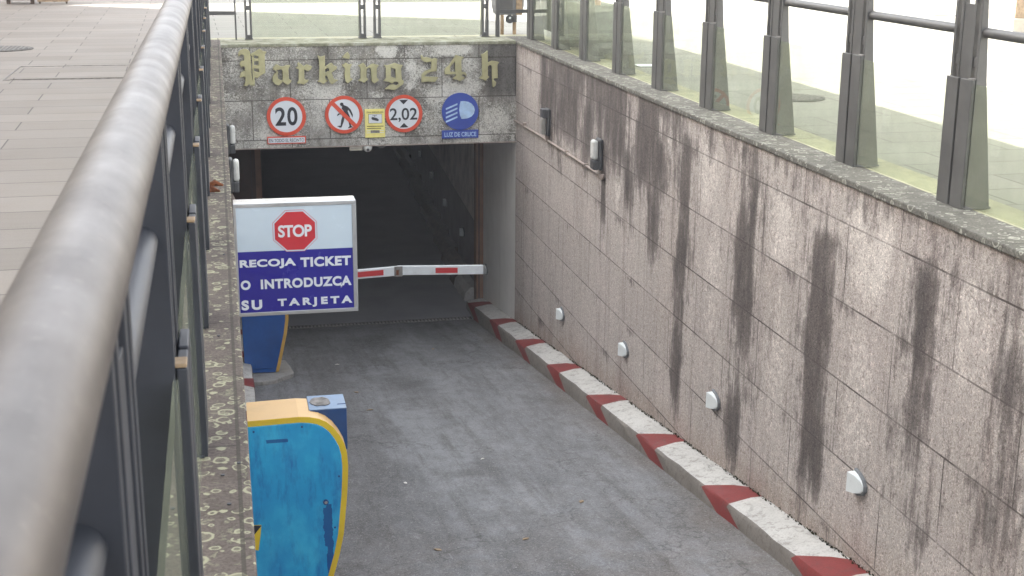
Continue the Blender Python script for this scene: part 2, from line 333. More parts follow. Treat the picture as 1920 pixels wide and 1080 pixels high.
scr = m.math('MULTIPLY', m.math('LESS_THAN', m.math('ABSOLUTE', m.math('ADD', s[2], 1.222)), 0.010), m.math('MULTIPLY', m.math('GREATER_THAN', dx, 0.15), m.math('LESS_THAN', dx, 0.26)))
col = m.mix(m.math('MULTIPLY', m.math('MAXIMUM', m.math('MAXIMUM', drip, drip2), scr), 0.8), col, (0.004, 0.035, 0.18))
MAT['machine_blue'] = m.out(col)
# glass (thin panes with real thickness): tinted see-through plus mirror reflection by angle
m = NT('fence_glass'); t = m.t
t.nodes.remove(m.b)
tr = m.n('ShaderNodeBsdfTransparent'); gl = m.n('ShaderNodeBsdfGlossy'); fr = m.n('ShaderNodeFresnel'); df = m.n('ShaderNodeBsdfDiffuse')
tr.inputs[0].default_value = (0.90, 0.92, 0.86, 1); gl.inputs['Roughness'].default_value = 0.015; gl.inputs[0].default_value = (0.9, 0.95, 0.9, 1)
fr.inputs[0].default_value = 1.33; df.inputs[0].default_value = (0.42, 0.45, 0.36, 1)
m1 = m.n('ShaderNodeMixShader'); m2 = m.n('ShaderNodeMixShader')
gb = m.n('ShaderNodeNewGeometry'); m.set(m1.inputs[0], m.math('MULTIPLY', fr.outputs[0], m.math('SUBTRACT', 1.0, gb.outputs['Backfacing']))); t.links.new(tr.outputs[0], m1.inputs[1]); t.links.new(gl.outputs[0], m1.inputs[2])
m.set(m2.inputs[0], m.ramp(m.noise(3, 5, 0.7), (0.35, 0.05), (0.7, 0.16)))
t.links.new(m1.outputs[0], m2.inputs[1]); t.links.new(df.outputs[0], m2.inputs[2])
t.links.new(m2.outputs[0], t.nodes['Material Output'].inputs[0]); MAT['fence_glass'] = m.m

# ------------------------------------------------------------------ mesh helpers
class MB:
    def __init__(s): s.v = []; s.f = []; s.mi = []; s.mats = []
    def mat(s, name):
        if name not in s.mats: s.mats.append(name)
        return s.mats.index(name)
    def add(s, vs, fs, mat):
        k = len(s.v); i = s.mat(mat)
        s.v += [tuple(p) for p in vs]
        for f in fs: s.f.append([k + a for a in f]); s.mi.append(i)
    def box(s, x0, x1, y0, y1, z0, z1, mat):
        vs = [(x, y, z) for z in (z0, z1) for y in (y0, y1) for x in (x0, x1)]
        s.add(vs, [(0, 2, 3, 1), (4, 5, 7, 6), (0, 1, 5, 4), (2, 6, 7, 3), (0, 4, 6, 2), (1, 3, 7, 5)], mat)
    def prism(s, pts, d0, d1, mat, axis='y', cap=None):
        # pts: 2D outline; axis = extrusion axis: 'y' -> pts are (x,z); 'x' -> (y,z); 'z' -> (x,y)
        def P(p, d): return (p[0], d, p[1]) if axis == 'y' else ((d, p[0], p[1]) if axis == 'x' else (p[0], p[1], d))
        n = len(pts)
        vs = [P(p, d0) for p in pts] + [P(p, d1) for p in pts]
        s.add(vs, [(i, (i + 1) % n, n + (i + 1) % n, n + i) for i in range(n)], mat)
        s.add([P(p, d0) for p in pts], [tuple(range(n))], cap or mat); s.add([P(p, d1) for p in pts], [tuple(range(n))], mat)
    def tube(s, pts, r, mat, n=16, cap=True):
        rings = []
        for i, p in enumerate(pts):
            p = Vector(p); a = Vector(pts[max(i - 1, 0)]); b = Vector(pts[min(i + 1, len(pts) - 1)]); d = (b - a).normalized()
            up = Vector((0, 0, 1)) if abs(d.z) < 0.9 else Vector((1, 0, 0)); u = d.cross(up).normalized(); w = d.cross(u)
            rr = r[i] if isinstance(r, (list, tuple)) else r
            rings.append([p + (u * math.cos(q) + w * math.sin(q)) * rr for q in [2 * math.pi * k / n for k in range(n)]])
        vs = [q for R in rings for q in R]; fs = []
        for i in range(len(rings) - 1):
            for k in range(n): fs.append((i * n + k, i * n + (k + 1) % n, (i + 1) * n + (k + 1) % n, (i + 1) * n + k))
        if cap: fs += [tuple(range(n)), tuple(range((len(rings) - 1) * n, len(rings) * n))]
        s.add(vs, fs, mat)
    def disc(s, cx, cz, y0, y1, r, mat, n=48, r0=0.0):
        # disc or ring facing -y
        out = [(cx + r * math.cos(2 * math.pi * k / n), cz + r * math.sin(2 * math.pi * k / n)) for k in range(n)]
        if r0 == 0: s.prism(out, y0, y1, mat); return
        inn = [(cx + r0 * math.cos(2 * math.pi * k / n), cz + r0 * math.sin(2 * math.pi * k / n)) for k in range(n)]
        vs = [(x, y0, z) for x, z in out] + [(x, y0, z) for x, z in inn] + [(x, y1, z) for x, z in out] + [(x, y1, z) for x, z in inn]
        fs = []
        for k in range(n):
            j = (k + 1) % n
            fs += [(k, j, n + j, n + k), (k, j, 2 * n + j, 2 * n + k), (n + k, n + j, 3 * n + j, 3 * n + k), (2 * n + k, 2 * n + j, 3 * n + j, 3 * n + k)]
        s.add(vs, fs, mat)
    def build(s, name, parent=None, bevel=0.0, smooth=False):
        me = bpy.data.meshes.new(name); me.from_pydata(s.v, [], s.f)
        for k in s.mats: me.materials.append(MAT[k])
        me.polygons.foreach_set('material_index', s.mi)
        bm = bmesh.new(); bm.from_mesh(me); bmesh.ops.remove_doubles(bm, verts=bm.verts, dist=1e-5)
        bmesh.ops.recalc_face_normals(bm, faces=bm.faces); bm.to_mesh(me); bm.free()
        if smooth:
            for p in me.polygons: p.use_smooth = len(p.vertices) < 5
            me.set_sharp_from_angle(angle=math.radians(40))
        o = bpy.data.objects.new(name, me); COL.objects.link(o)
        if parent: o.parent = parent; o.matrix_parent_inverse = parent.matrix_world.inverted()
        if bevel:
            b = o.modifiers.new('bevel', 'BEVEL'); b.width = bevel; b.segments = 2; b.limit_method = 'ANGLE'; b.angle_limit = math.radians(50)
        return o
def meta(o, label, cat, group=None):
    o['label'] = label; o['category'] = cat
    if group: o['group'] = group
    return o
def structure(o): o['kind'] = 'structure'; return o
def thing(name, loc, label, cat, group=None):
    o = bpy.data.objects.new(name, None); COL.objects.link(o); o.location = loc; o.empty_display_size = 0.1
    o.matrix_world = Matrix.Translation(loc); return meta(o, label, cat, group)
def copy_thing(src, loc, label):
    r = src.copy(); COL.objects.link(r); r.location = loc; r['label'] = label
    for ch in src.children:
        c = ch.copy(); COL.objects.link(c); c.parent = r
        for g in ch.children:
            d = g.copy(); COL.objects.link(d); d.parent = c
    return r
def curve_mesh(cu, name, mat, parent, mw):
    o = bpy.data.objects.new('tmp', cu); COL.objects.link(o); o.matrix_world = mw
    bpy.context.view_layer.update()
    me = bpy.data.meshes.new_from_object(o.evaluated_get(bpy.context.evaluated_depsgraph_get()))
    me.transform(mw); me.name = name; me.materials.clear(); me.materials.append(MAT[mat])
    bpy.data.objects.remove(o)
    r = bpy.data.objects.new(name, me); COL.objects.link(r)
    if parent: r.parent = parent; r.matrix_parent_inverse = parent.matrix_world.inverted()
    return r
FACE = Matrix(((1, 0, 0, 0), (0, 0, -1, 0), (0, 1, 0, 0), (0, 0, 0, 1)))   # text plane to the x-z plane, facing -y
def text(body, x0, x1, z0, z1, y, mat, parent, bold=0.0, name='lettering', depth=0.002, spacing=1.0):
    cu = bpy.data.curves.new('t', 'FONT'); cu.body = body; cu.offset = bold; cu.extrude = depth; cu.space_character = spacing
    o = curve_mesh(cu, name, mat, None, Matrix.Identity(4)); me = o.data
    xs = [v.co.x for v in me.vertices]; ys = [v.co.y for v in me.vertices]
    a, b, c, d = min(xs), max(xs), min(ys), max(ys)
    for v in me.vertices:
        X = x0 + (v.co.x - a) / (b - a) * (x1 - x0); Z = z0 + (v.co.y - c) / (d - c) * (z1 - z0)
        v.co = (X, y - v.co.z, Z)
    if parent: o.parent = parent; o.matrix_parent_inverse = parent.matrix_world.inverted()
    return o
def polycurve(polys, y, depth, name, mat, parent, bev=0.003):
    cu = bpy.data.curves.new('c', 'CURVE'); cu.dimensions = '2D'; cu.fill_mode = 'BOTH'; cu.extrude = depth; cu.bevel_depth = bev; cu.bevel_resolution = 1
    for pts in polys:
        sp = cu.splines.new('POLY'); sp.points.add(len(pts) - 1); sp.use_cyclic_u = True
        for q, p in zip(sp.points, pts): q.co = (p[0], p[1], 0, 1)
    return curve_mesh(cu, name, mat, parent, Matrix.Translation((0, y, 0)) @ FACE)
def px_ray(px, py):
    return (right * (px - 960) + down * (py - 540) + fwd * 2575.9)
def at_y(px, py, y):       # measured outline points laid out on a real plane of the place
    r = px_ray(px, py); k = y / r.y; return (r.x * k, 1.5 + r.z * k)
def clamp(v, a=0.0, b=1.0): return max(a, min(b, v))
def sstep(a, b, v): t = clamp((v - a) / (b - a)); return t * t * (3 - 2 * t)

# ------------------------------------------------------------------ dimensions
XL, XR = 0.03, 3.63           # faces of the two side walls
YP = 16.90                    # face of the portal
YI = 19.15                    # shutter line
FZ0, FS = -1.424, -0.1416; YG = 18.42      # ramp floor z = FZ0 + FS*y
def floor_z(y): return FZ0 + FS * min(y, YG)
def kerb_z(y): return -1.325 - 0.1355 * y

# ------------------------------------------------------------------ ground
def ground_sheet():
    b = MB(); z = -0.012
    def quad(x0, x1, y0, y1, mat): b.add([(x0, y0, z), (x1, y0, z), (x1, y1, z), (x0, y1, z)], [(0, 1, 2, 3)], mat)
    quad(-400, -0.34, -400, 500, 'paving'); quad(4.16, 400, -400, 500, 'paving_mossy')
    quad(-0.34, 4.16, 17.85, 500, 'paving_mossy'); quad(-0.34, 4.16, -400, -10.6, 'paving')
    return structure(b.build('plaza_ground'))
ground_sheet()
b = MB(); b.box(3.90, 4.16, -10.6, 17.85, -0.15, -0.006, 'border_strip'); b.box(-0.34, 3.90, 17.62, 17.85, -0.15, -0.006, 'border_strip')
structure(b.build('border_paving'))
b = MB()
ys = [-10.06 + i * (YG + 10.06) / 60 for i in range(61)]
b.add([(x, y, floor_z(y)) for y in ys for x in (-0.02, XR + 0.02)], [(2 * i, 2 * i + 1, 2 * i + 3, 2 * i + 2) for i in range(60)], 'ramp_concrete')
structure(b.build('ramp_road'))
b = MB(); zi = floor_z(YI)
b.add([(XL - 0.02, YG, zi), (XR + .001, YG, zi), (XR + .001, YI, zi), (XL - 0.02, YI, zi)], [(0, 1, 2, 3)], 'garage_floor'); b.add([(-1.5, YI, zi), (8, YI, zi), (8, 48, zi), (-1.5, 48, zi)], [(0, 1, 2, 3)], 'garage_floor')
structure(b.build('garage_floor'))
# drain slot where the ramp meets the garage floor
b = MB(); zd = zi
b.box(0.30, 3.34, YG - 0.03, YG + 0.10, zd - 0.05, zd + 0.008, 'iron')
for k in range(60): b.box(0.32 + k * 0.05, 0.345 + k * 0.05, YG - 0.02, YG + 0.09, zd + 0.008, zd + 0.016, 'dust_grey')
meta(b.build('drain_grate'), 'narrow iron drain grate across the foot of the ramp at the garage mouth', 'drain')

# ------------------------------------------------------------------ right long wall
def grid_mesh(us, vs_, fn, attr, name, mat, parent):
    nu, nv = len(us), len(vs_)
    me = bpy.data.meshes.new(name)
    V = [fn(u, v) for v in vs_ for u in us]
    F = [(j * nu + i, j * nu + i + 1, (j + 1) * nu + i + 1, (j + 1) * nu + i) for j in range(nv - 1) for i in range(nu - 1)]
    me.from_pydata(V, [], F); me.materials.append(MAT[mat])
    at = me.attributes.new('stain', 'FLOAT_COLOR', 'POINT'); buf = []
    for v in vs_:
        for u in us: buf += [*attr(u, v), 1.0]
    at.data.foreach_set('color', buf)
    o = bpy.data.objects.new(name, me); COL.objects.link(o); o.parent = parent; o.matrix_parent_inverse = parent.matrix_world.inverted()
    return o
DR = [(10.36, 0.17, -0.15, -2.45, 1.0), (9.02, 0.24, 0.0, -2.40, 1.0), (9.10, 0.12, -1.6, -2.5, .6), (7.80, 0.22, -0.36, -2.25, 1.05), (7.60, 0.07, -0.5, -1.3, .7),
      (6.52, 0.17, -0.24, -1.0, 0.9), (6.46, 0.20, -0.9, -1.9, .5), (6.35, 0.10, -0.3, -1.3, .5), (12.80, 0.10, -0.85, -1.75, 0.8), (5.60, 0.22, -0.25, -1.0, 0.6), (5.5, 0.26, -0.9, -1.9, 0.42), (14.95, 0.26, -0.2, -0.95, 0.8),
      (13.50, 0.30, -0.3, -0.95, 0.7), (11.95, 0.25, -0.3, -1.2, 0.75), (11.2, 0.28, -0.3, -1.35, 0.85), (14.6, .1, -.3, -1.3, .5), (4.3, .25, -.3, -2, .8), (3.0, .2, -.3, -2, .8)]
def hsh(*k):
    return (math.sin(sum((i + 1) * 127.1 * v for i, v in enumerate(k)) + 3.7) * 43758.5453) % 1.0
def wall_stain(y, z):
    row = math.floor((z + 0.27) / 0.485)
    n1 = mn.noise(Vector((y * 0.9, z * 1.1, 3.0))); n3 = mn.noise(Vector((y * 8, z * 0.7, 2.0))); n4 = mn.noise(Vector((y * 3.5, z * 3.0, 8.0)))
    s = 0.0; halo = 0.0
    for k, (y0, w, zt, zb, st) in enumerate(DR):
        if abs(y - y0) > 4 * w: continue
        rw = 0.85 + 0.35 * hsh(k, row) + 0.45 * mn.noise(Vector((k * 3.3, z * 2.2, 0))); rs = 0.80 + 0.30 * hsh(k + 5, row); sh = (hsh(k + 9, row) - 0.5) * 0.05 + 0.07 * mn.noise(Vector((k * 5.1, z * 1.1, 3)))
        d = (y - y0 - sh + 0.10 * n1); sd = hsh(k, 1) > 0.5
        yy = abs(d) / (0.74 * w * rw * (1.55 if (d > 0) == sd else 0.85))
        v = sstep(zt + 0.10, zt - 0.10, z) * sstep(zb - 0.5, zb + 0.45, z)
        ed = 1 - sstep(0.45, 1.15, yy)
        pat = 0.85 + 0.8 * mn.fractal(Vector((y * 2.2 + k, z * 1.5, 11)), 1, 2, 4) + 0.35 * sstep(0.6, 0.2, abs(z + 0.9))
        s = max(s, st * ed * v * rs * clamp(pat, 0.42, 1.15) * (1.0 + 0.60 * n3 + 0.35 * n4))
        halo = max(halo, (1 - sstep(0.6, 3.0, abs(d) / w)) * sstep(zb - 0.3, zb + 0.6, z) * sstep(0.1, -0.3, z))
    s = max(s, 0.30 * halo + 0.22 * n4 * halo)
    jf = ((z + 0.27) / 0.485) % 1.0; jd = 0.25 + 0.5 * abs(mn.noise(Vector((y * 7, row * 3.0, 5))))
    s = max(s, sstep(1 - jd, 1.0, jf) * max(0, mn.noise(Vector((y * 2.5, row * 2.0, 7))) + 0.12) * 0.85)
    n = mn.fractal(Vector((y * 1.8, z * 0.5, 1.0)), 1.0, 2.0, 4)
    up = sstep(9.6, 11.2, y) * sstep(16.0, 15.2, y) * sstep(-1.15 + 0.35 * n, -0.55, z) * (0.86 + 0.8 * n + 0.40 * n3 + 0.25 * n4)
    s = max(s, up)
    ln = 0.10 + 0.55 * abs(mn.noise(Vector((y * 2.6, 0, 4)))) + 0.25 * abs(mn.noise(Vector((y * 11, 0, 5))))
    s = max(s, sstep(-ln, -ln * 0.4, z) * (0.34 + 0.3 * n3))
    low = sstep(kerb_z(y) + 0.32, kerb_z(y), z)
    rust = low * 0.55 + sstep(-0.12, -0.0, z) * 0.6 + max(0, mn.noise(Vector((y * 0.8, z * 0.8, 9.0)))) * 0.35
    p = 0.0
    for y0, z0, ry, rz, st in ((13.9, -.25, .25, .18, .6), (10.9, -.35, .30, .14, .55), (9.9, -0.35, .35, .5, .45), (8.45, -.5, .35, .35, .5), (7.15, -.3, .45, .5, .5), (6.0, -.5, .5, .5, .4),
                               (9.65, -1.2, .3, .8, .35), (8.4, -1.4, .35, .8, .35), (7.2, -1.3, .4, .8, .35), (12.3, -.9, .12, .4, .6), (15.6, -.5, .15, .5, .3)):
        d = math.hypot((y - y0) / ry, (z - z0) / rz); p = max(p, (st + 0.15) * (1 - sstep(0.4, 1.4, d)))
    p = max(p, 0.30 * sstep(0.1, 0.5, mn.fractal(Vector((y * 1.3, z * 1.1, 12)), 1, 2, 3)))
    return (clamp(s), p * (1 - clamp(s * 1.2)), rust * 0.8)
RW = thing('retaining_wall', (XR, 5, 0), 'long stained granite wall along the right side of the ramp, under the glass fence', 'wall')
ysr = [-10.6 + 0.5 * i for i in range(24)] + [1.4 + 0.033 * i for i in range(470)]
ysr = [y for y in ysr if y < YP] + [YP]
zsr = [-4.2 + 0.035 * i for i in range(118)] + [-0.04]
grid_mesh(ysr, zsr, lambda u, v: (XR, u, v), wall_stain, 'wall_cladding', 'granite_wall', RW)
b = MB(); b.box(XR - 0.014, 3.90, -10.6, 17.55, -0.04, 0.0, 'coping_grey'); b.build('coping', RW, 0.008)
b = MB(); b.box(XR + 0.004, 4.1, -10.6, 17.5, -5, -0.16, 'kerb_concrete'); b.box(XR + 0.004, 3.89, -10.6, 17.5, -0.16, -0.041, 'kerb_concrete'); b.build('backing', RW)

# left wall
LW = thing('retaining_wall', (0, 5, 0), 'low coping covered in lichen rings on the left wall of the ramp, beside the steel handrail', 'wall')
b = MB(); b.box(-0.34, XL, -10.6, 17.55, -0.07, 0.0, 'coping_lichen'); b.build('coping', LW, 0.006)
zl = [-4.3 + 0.06 * i for i in range(71)]; yl = [-10.6 + 0.08 * i for i in range(344)]
grid_mesh([y for y in yl if y < YP] + [YP], [z for z in zl if z < -0.07] + [-0.07], lambda u, v: (XL - 0.01, u, v), lambda y, z: wall_stain(y + 0.6, z), 'wall_cladding', 'granite_wall', LW)
b = MB(); b.box(-0.34, XL - 0.015, -10.6, 17.5, -5, -0.075, 'kerb_concrete'); b.build('backing', LW)
for (x, y) in ((-0.057, 7.9), (-0.075, 7.72)):
    b = MB(); b.tube([(x - 0.04, y, 0.002), (x, y + 0.02, 0.012), (x + 0.045, y, 0.003)], [0.012, 0.022, 0.006], 'rust', 8); b.build('rust_lump', LW)
for (x, y) in ((-0.045, 3.62), (0.0, 3.70), (-0.03, 3.42), (-0.05, 4.95), (-0.02, 6.22), (0.005, 2.98)):
    b = MB(); b.tube([(x, y, -0.002), (x, y, 0.003)], 0.006, 'sign_black', 10); b.build('bolt_hole', LW)

# ------------------------------------------------------------------ portal
PW = thing('portal_wall', (1.8, YP, 0), 'weathered grey stone lintel wall above the garage entrance, carrying the round traffic signs', 'wall')
PALE = [((725, 94), 22, 16, 1), ((772, 125), 15, 16, .9), ((847, 91), 42, 16, 1), ((835, 140), 22, 26, .6), ((878, 122), 22, 18, .7), ((769, 160), 10, 9, .8), ((706, 175), 17, 10, .6),
        ((931, 225), 30, 32, .75), ((900, 235), 40, 30, .5), ((615, 175), 10, 16, .5), ((570, 200), 20, 40, .4), ((540, 250), 60, 12, .35), ((470, 245), 30, 15, .35), ((800, 235), 30, 25, .5),
        ((625, 245), 18, 16, .5), ((560, 110), 20, 20, .4), ((455, 100), 14, 14, .45), ((495, 120), 30, 12, .3), ((640, 95), 25, 14, .4), ((533, 178), 6, 10, .6), ((850, 185), 40, 18, .35)]
PALE = [(*at_y(px, py, YP), rx * 0.0066, rz * 0.0066, st) for (px, py), rx, rz, st in PALE]
def portal_stain(x, z):
    wx = x + 0.05 * mn.noise(Vector((x * 6, z * 6, 2))); wz = z + 0.05 * mn.noise(Vector((x * 6, z * 6, 7)))
    p = 0.42 + 0.60 * mn.fractal(Vector((x * 1.8, z * 2.2, 5)), 1, 2, 4) + 0.12 * sstep(-0.5, -1.1, z)
    for x0, z0, rx, rz, st in PALE:
        d = math.hypot((wx - x0) / rx, (wz - z0) / rz); p = max(p, st * (1 - sstep(0.6, 1.3, d)))
    dark = sstep(3.15, 3.3, x) * sstep(-0.75, -0.6, z) * 0.6 + sstep(0.5, 0.0, x) * 0.3
    return (clamp(dark), clamp(p) * (1 - 0.8 * sstep(3.2, 3.3, x) * sstep(-0.8, -0.6, z)), 0)
grid_mesh([XL - 0.01 + 0.018 * i for i in range(201)] + [XR], [-1.262 + 0.018 * i for i in range(68)] + [-0.04], lambda u, v: (u, YP, v), portal_stain, 'stone_face', 'portal_stone', PW)
b = MB(); b.box(XL - 0.01, XR + 0.002, YP - 0.012, 17.62, -0.04, -0.002, 'coping_moss'); b.build('coping', PW, 0.006)
b = MB(); b.add([(XL - 0.01, YP, -1.262), (XR, YP, -1.262), (XR, YI, -1.262), (XL - 0.01, YI, -1.262)], [(0, 1, 2, 3)], 'tunnel_dark')
b.box(XL - 0.01, XR + .002, YP + 0.35, YI + 0.3, -1.25, -0.15, 'kerb_concrete'); b.build('soffit', PW)
b = MB(); b.box(XL - 0.01, XR - 0.004, YP - 0.006, YP + 0.02, -1.272, -1.258, 'pipe_paint'); b.build('drip_edge', PW)

TN = thing('parking_tunnel', (2, YI, zi), 'dark garage tunnel behind the portal with a two tone right wall', 'tunnel')
b = MB(); b.add([(XR + 0.0005, YP, -1.262), (XR + 0.0005, YI, -1.262), (XR + 0.0005, YI, -4.4), (XR + 0.0005, YP, -4.4)], [(0, 1, 2, 3)], 'pale_plaster'); b.build('entrance_side_wall', TN)
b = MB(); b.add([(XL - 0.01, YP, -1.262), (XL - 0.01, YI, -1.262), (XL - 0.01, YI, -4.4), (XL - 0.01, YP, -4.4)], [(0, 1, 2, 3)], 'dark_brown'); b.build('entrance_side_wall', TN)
def iw(y): return 3.62 + 0.052 * (y - 19.2)
b = MB(); b.add([(iw(YI + .1), YI + 0.1, zi - .1), (iw(48), 48, zi - .1), (iw(48), 48, -1.0), (iw(YI + .1), YI + 0.1, -1.0)], [(0, 1, 2, 3)], 'tunnel_paint'); b.build('right_wall', TN)
b = MB(); b.add([(-0.4, YI + 0.1, zi - .1), (-0.4, 48, zi - .1), (-0.4, 48, -1.0), (-0.4, YI + 0.1, -1.0)], [(0, 1, 2, 3)], 'tunnel_dark'); b.build('left_wall', TN)
b = MB(); b.add([(-1, YI, -1.262), (8, YI, -1.262), (8, 48, -1.262), (-1, 48, -1.262)], [(0, 1, 2, 3)], 'tunnel_dark'); b.build('ceiling', TN)
b = MB(); b.add([(-1, 47.9, -5), (8, 47.9, -5), (8, 47.9, -1), (-1, 47.9, -1)], [(0, 1, 2, 3)], 'tunnel_dark'); b.build('end_wall', TN)
b = MB(); b.box(3.525, XR - 0.003, YI - 0.06, YI + 0.12, zi, -1.265, 'brown_paint'); b.box(3.555, 3.575, YI - 0.066, YI - 0.06, zi, -1.27, 'dark_brown'); b.build('shutter_guide', TN, 0.004)
b = MB(); b.box(XL, 0.42, YI - 0.03, YI + 0.12, zi, -1.265, 'dark_brown'); b.box(0.42, 0.50, YI - 0.06, YI + 0.12, zi, -1.265, 'brown_paint'); b.box(0.36, 0.365, YI - 0.034, YI - 0.03, zi, -1.27, 'sign_black'); b.build('shutter_guide', TN, 0.004)

# ------------------------------------------------------------------ kerbs
def kerb(name, xw, sgn, y0, y1, phase, label, reds='kerb_red', wf=1.0):
    # profile from the wall outwards: flat, sloped facet, vertical side
    b = MB(); per, red = 1.65, 0.53; y = y1; prof = [(0.0, 0.0), (0.09, 0.0), (0.255, -0.030), (0.270, -0.052), (0.276, -0.19), (0.276, -0.40)]; prof = [(a * wf, c) for a, c in prof]
    ONEAR = (0.02, 0.01, 0.0, 0.0, -0.36, -0.36); OFAR = (-0.26, -0.19, -0.03, 0.0, -0.50, -0.50)
    k0 = math.ceil((y0 + 0.6 - phase) / per); cuts = [(y0, None)]; k = k0
    while phase + k * per + red < y1 - 0.05:
        cuts += [(phase + k * per, ONEAR), (phase + k * per + red, OFAR)]; k += 1
    cuts.append((y1, None)); rows = []; isr = []
    for q in range(len(cuts) - 1):
        (a, oa), (c, oc_) = cuts[q], cuts[q + 1]; n = max(2, int((c - a) / 0.14)); oa = oa or (0,) * 6; oc_ = oc_ or (0,) * 6
        for i in range(n): rows.append([(a + (c - a) * i / n) + wf * (oa[j] + (oc_[j] - oa[j]) * i / n) for j in range(6)]); isr.append(q % 2 == 1)
    rows.append([y1] * 6); ys_ = rows
    P = []
    for rw in rows:
        for j, (dx, dz) in enumerate(prof):
            y = rw[j]; jx = 0.010 * mn.noise(Vector((y * 2.3, j * 3.1, 1))) if j > 1 else 0; jz = 0.010 * mn.noise(Vector((y * 3.1, j * 2, 5)))
            P.append((xw - sgn * (dx + jx), y, kerb_z(y) + dz + jz))
    n = len(prof)
    for i in range(len(rows) - 1):
        for j in range(n - 1):
            mat = (reds if isr[i] else ('kerb_white' if j < 2 else 'kerb_concrete'))
            q = [i * n + j, i * n + j + 1, (i + 1) * n + j + 1, (i + 1) * n + j]
            b.add([P[t] for t in q], [(0, 1, 2, 3)], mat)
    for e in (0, len(ys_) - 1): b.add([P[e * n + j] for j in range(n)] + [(xw, ys_[e][0], kerb_z(ys_[e][0]) - 0.4)], [tuple(range(n + 1))], 'kerb_concrete')
    o = b.build(name, None, 0, True); structure(o); return o
kerb('kerb', XR - 0.002, 1, -9, YI - 0.16, 16.70 - 1.65 * 0, '')
kerb('kerb', XL, -1, -9, YI - 0.16, 13.62, '', wf=0.62)
b = MB()   # kerb inside the garage, blocks of worn paint
for k in range(14):
    ya = YI + 0.22 + k * 1.3; yb_ = ya + (0.75 if k % 2 else 0.9)
    b.prism([(iw(ya) - 0.02, zi), (iw(ya) - 0.24, zi), (iw(ya) - 0.22, zi + 0.12), (iw(ya) - 0.14, zi + 0.20), (iw(ya) - 0.02, zi + 0.2)], ya, yb_, 'island_concrete' if k == 0 else 'dark_wood')
    b.prism([(iw(ya) - 0.02, zi), (iw(ya) - 0.24, zi), (iw(ya) - 0.22, zi + 0.12), (iw(ya) - 0.14, zi + 0.20), (iw(ya) - 0.02, zi + 0.2)], yb_, ya + 1.3, 'dark_wood')
structure(b.build('garage_kerb'))
# moss and crumbs in the joint between kerb and wall
b = MB()
for k in range(1300):
    y = 4.5 + random.random() ** 1.0 * 12.2
    if mn.noise(Vector((y * 1.3, 0, 0))) + random.random() * 0.5 < 0.05: continue
    r = random.uniform(0.004, 0.013); x = XR - random.uniform(0, 0.022); z = kerb_z(y) + r * 0.3
    vs = [(x + r * random.uniform(-1, .3), y + r * random.uniform(-1.5, 1.5), z + r * random.uniform(-.6, 1.2)) for _ in range(5)]
    b.add(vs, [(0, 1, 2), (0, 2, 3), (1, 3, 4), (0, 3, 4), (0, 1, 4)], 'moss')
o = b.build('moss'); o['kind'] = 'stuff'; meta(o, 'dark moss and crumbs in the joint between the painted kerb and the wall', 'moss')

# ------------------------------------------------------------------ fences
def fin_unit(b, x0, sgn, y, mat, along='y', w=(0.14, 0.072, 0.055)):
    """one slotted upright: two tapered plates joined by webs; x0 inner edge, outward = sgn"""
    outline = [(0, 0), (w[0], 0.0), (w[1], 0.68), (w[2], 1.12), (w[2] * 0.7, 1.17), (0.0, 1.17)]
    def place(pts, a, c):
        if along == 'y': b.prism([(x0 + sgn * p, q) for p, q in pts], y + a, y + c, mat, 'y')
        else: b.prism([(x0 + sgn * p, q) for p, q in pts], y + a, y + c, mat, 'x')
    place(outline, 0, 0.024); place(outline, 0.061, 0.085)
    for za, zb in ((0.0, 0.055), (0.355, 0.41), (0.75, 0.80), (1.08, 1.16)):
        wa = 0.14 - 0.11 * za * 0.9; place([(0.008, za), (min(wa, w[2]), za), (min(wa, w[2]), zb), (0.008, zb)], 0.024, 0.061)
def clamp_strip(b, x0, sgn, y, mat, along='y'):
    for a, c in (((0.004, 0.125), (0.145, 0.266)) if along == 'y' else ((0.02, 0.065), (0.205, 0.25))):
        p = [(x0 - sgn * 0.022, 0.0), (x0 - sgn * 0.002, 0.0), (x0 - sgn * 0.002, 0.685), (x0 - sgn * 0.022, 0.685)]
        b.prism(p, y + a, y + c, mat, 'y' if along == 'y' else 'x')
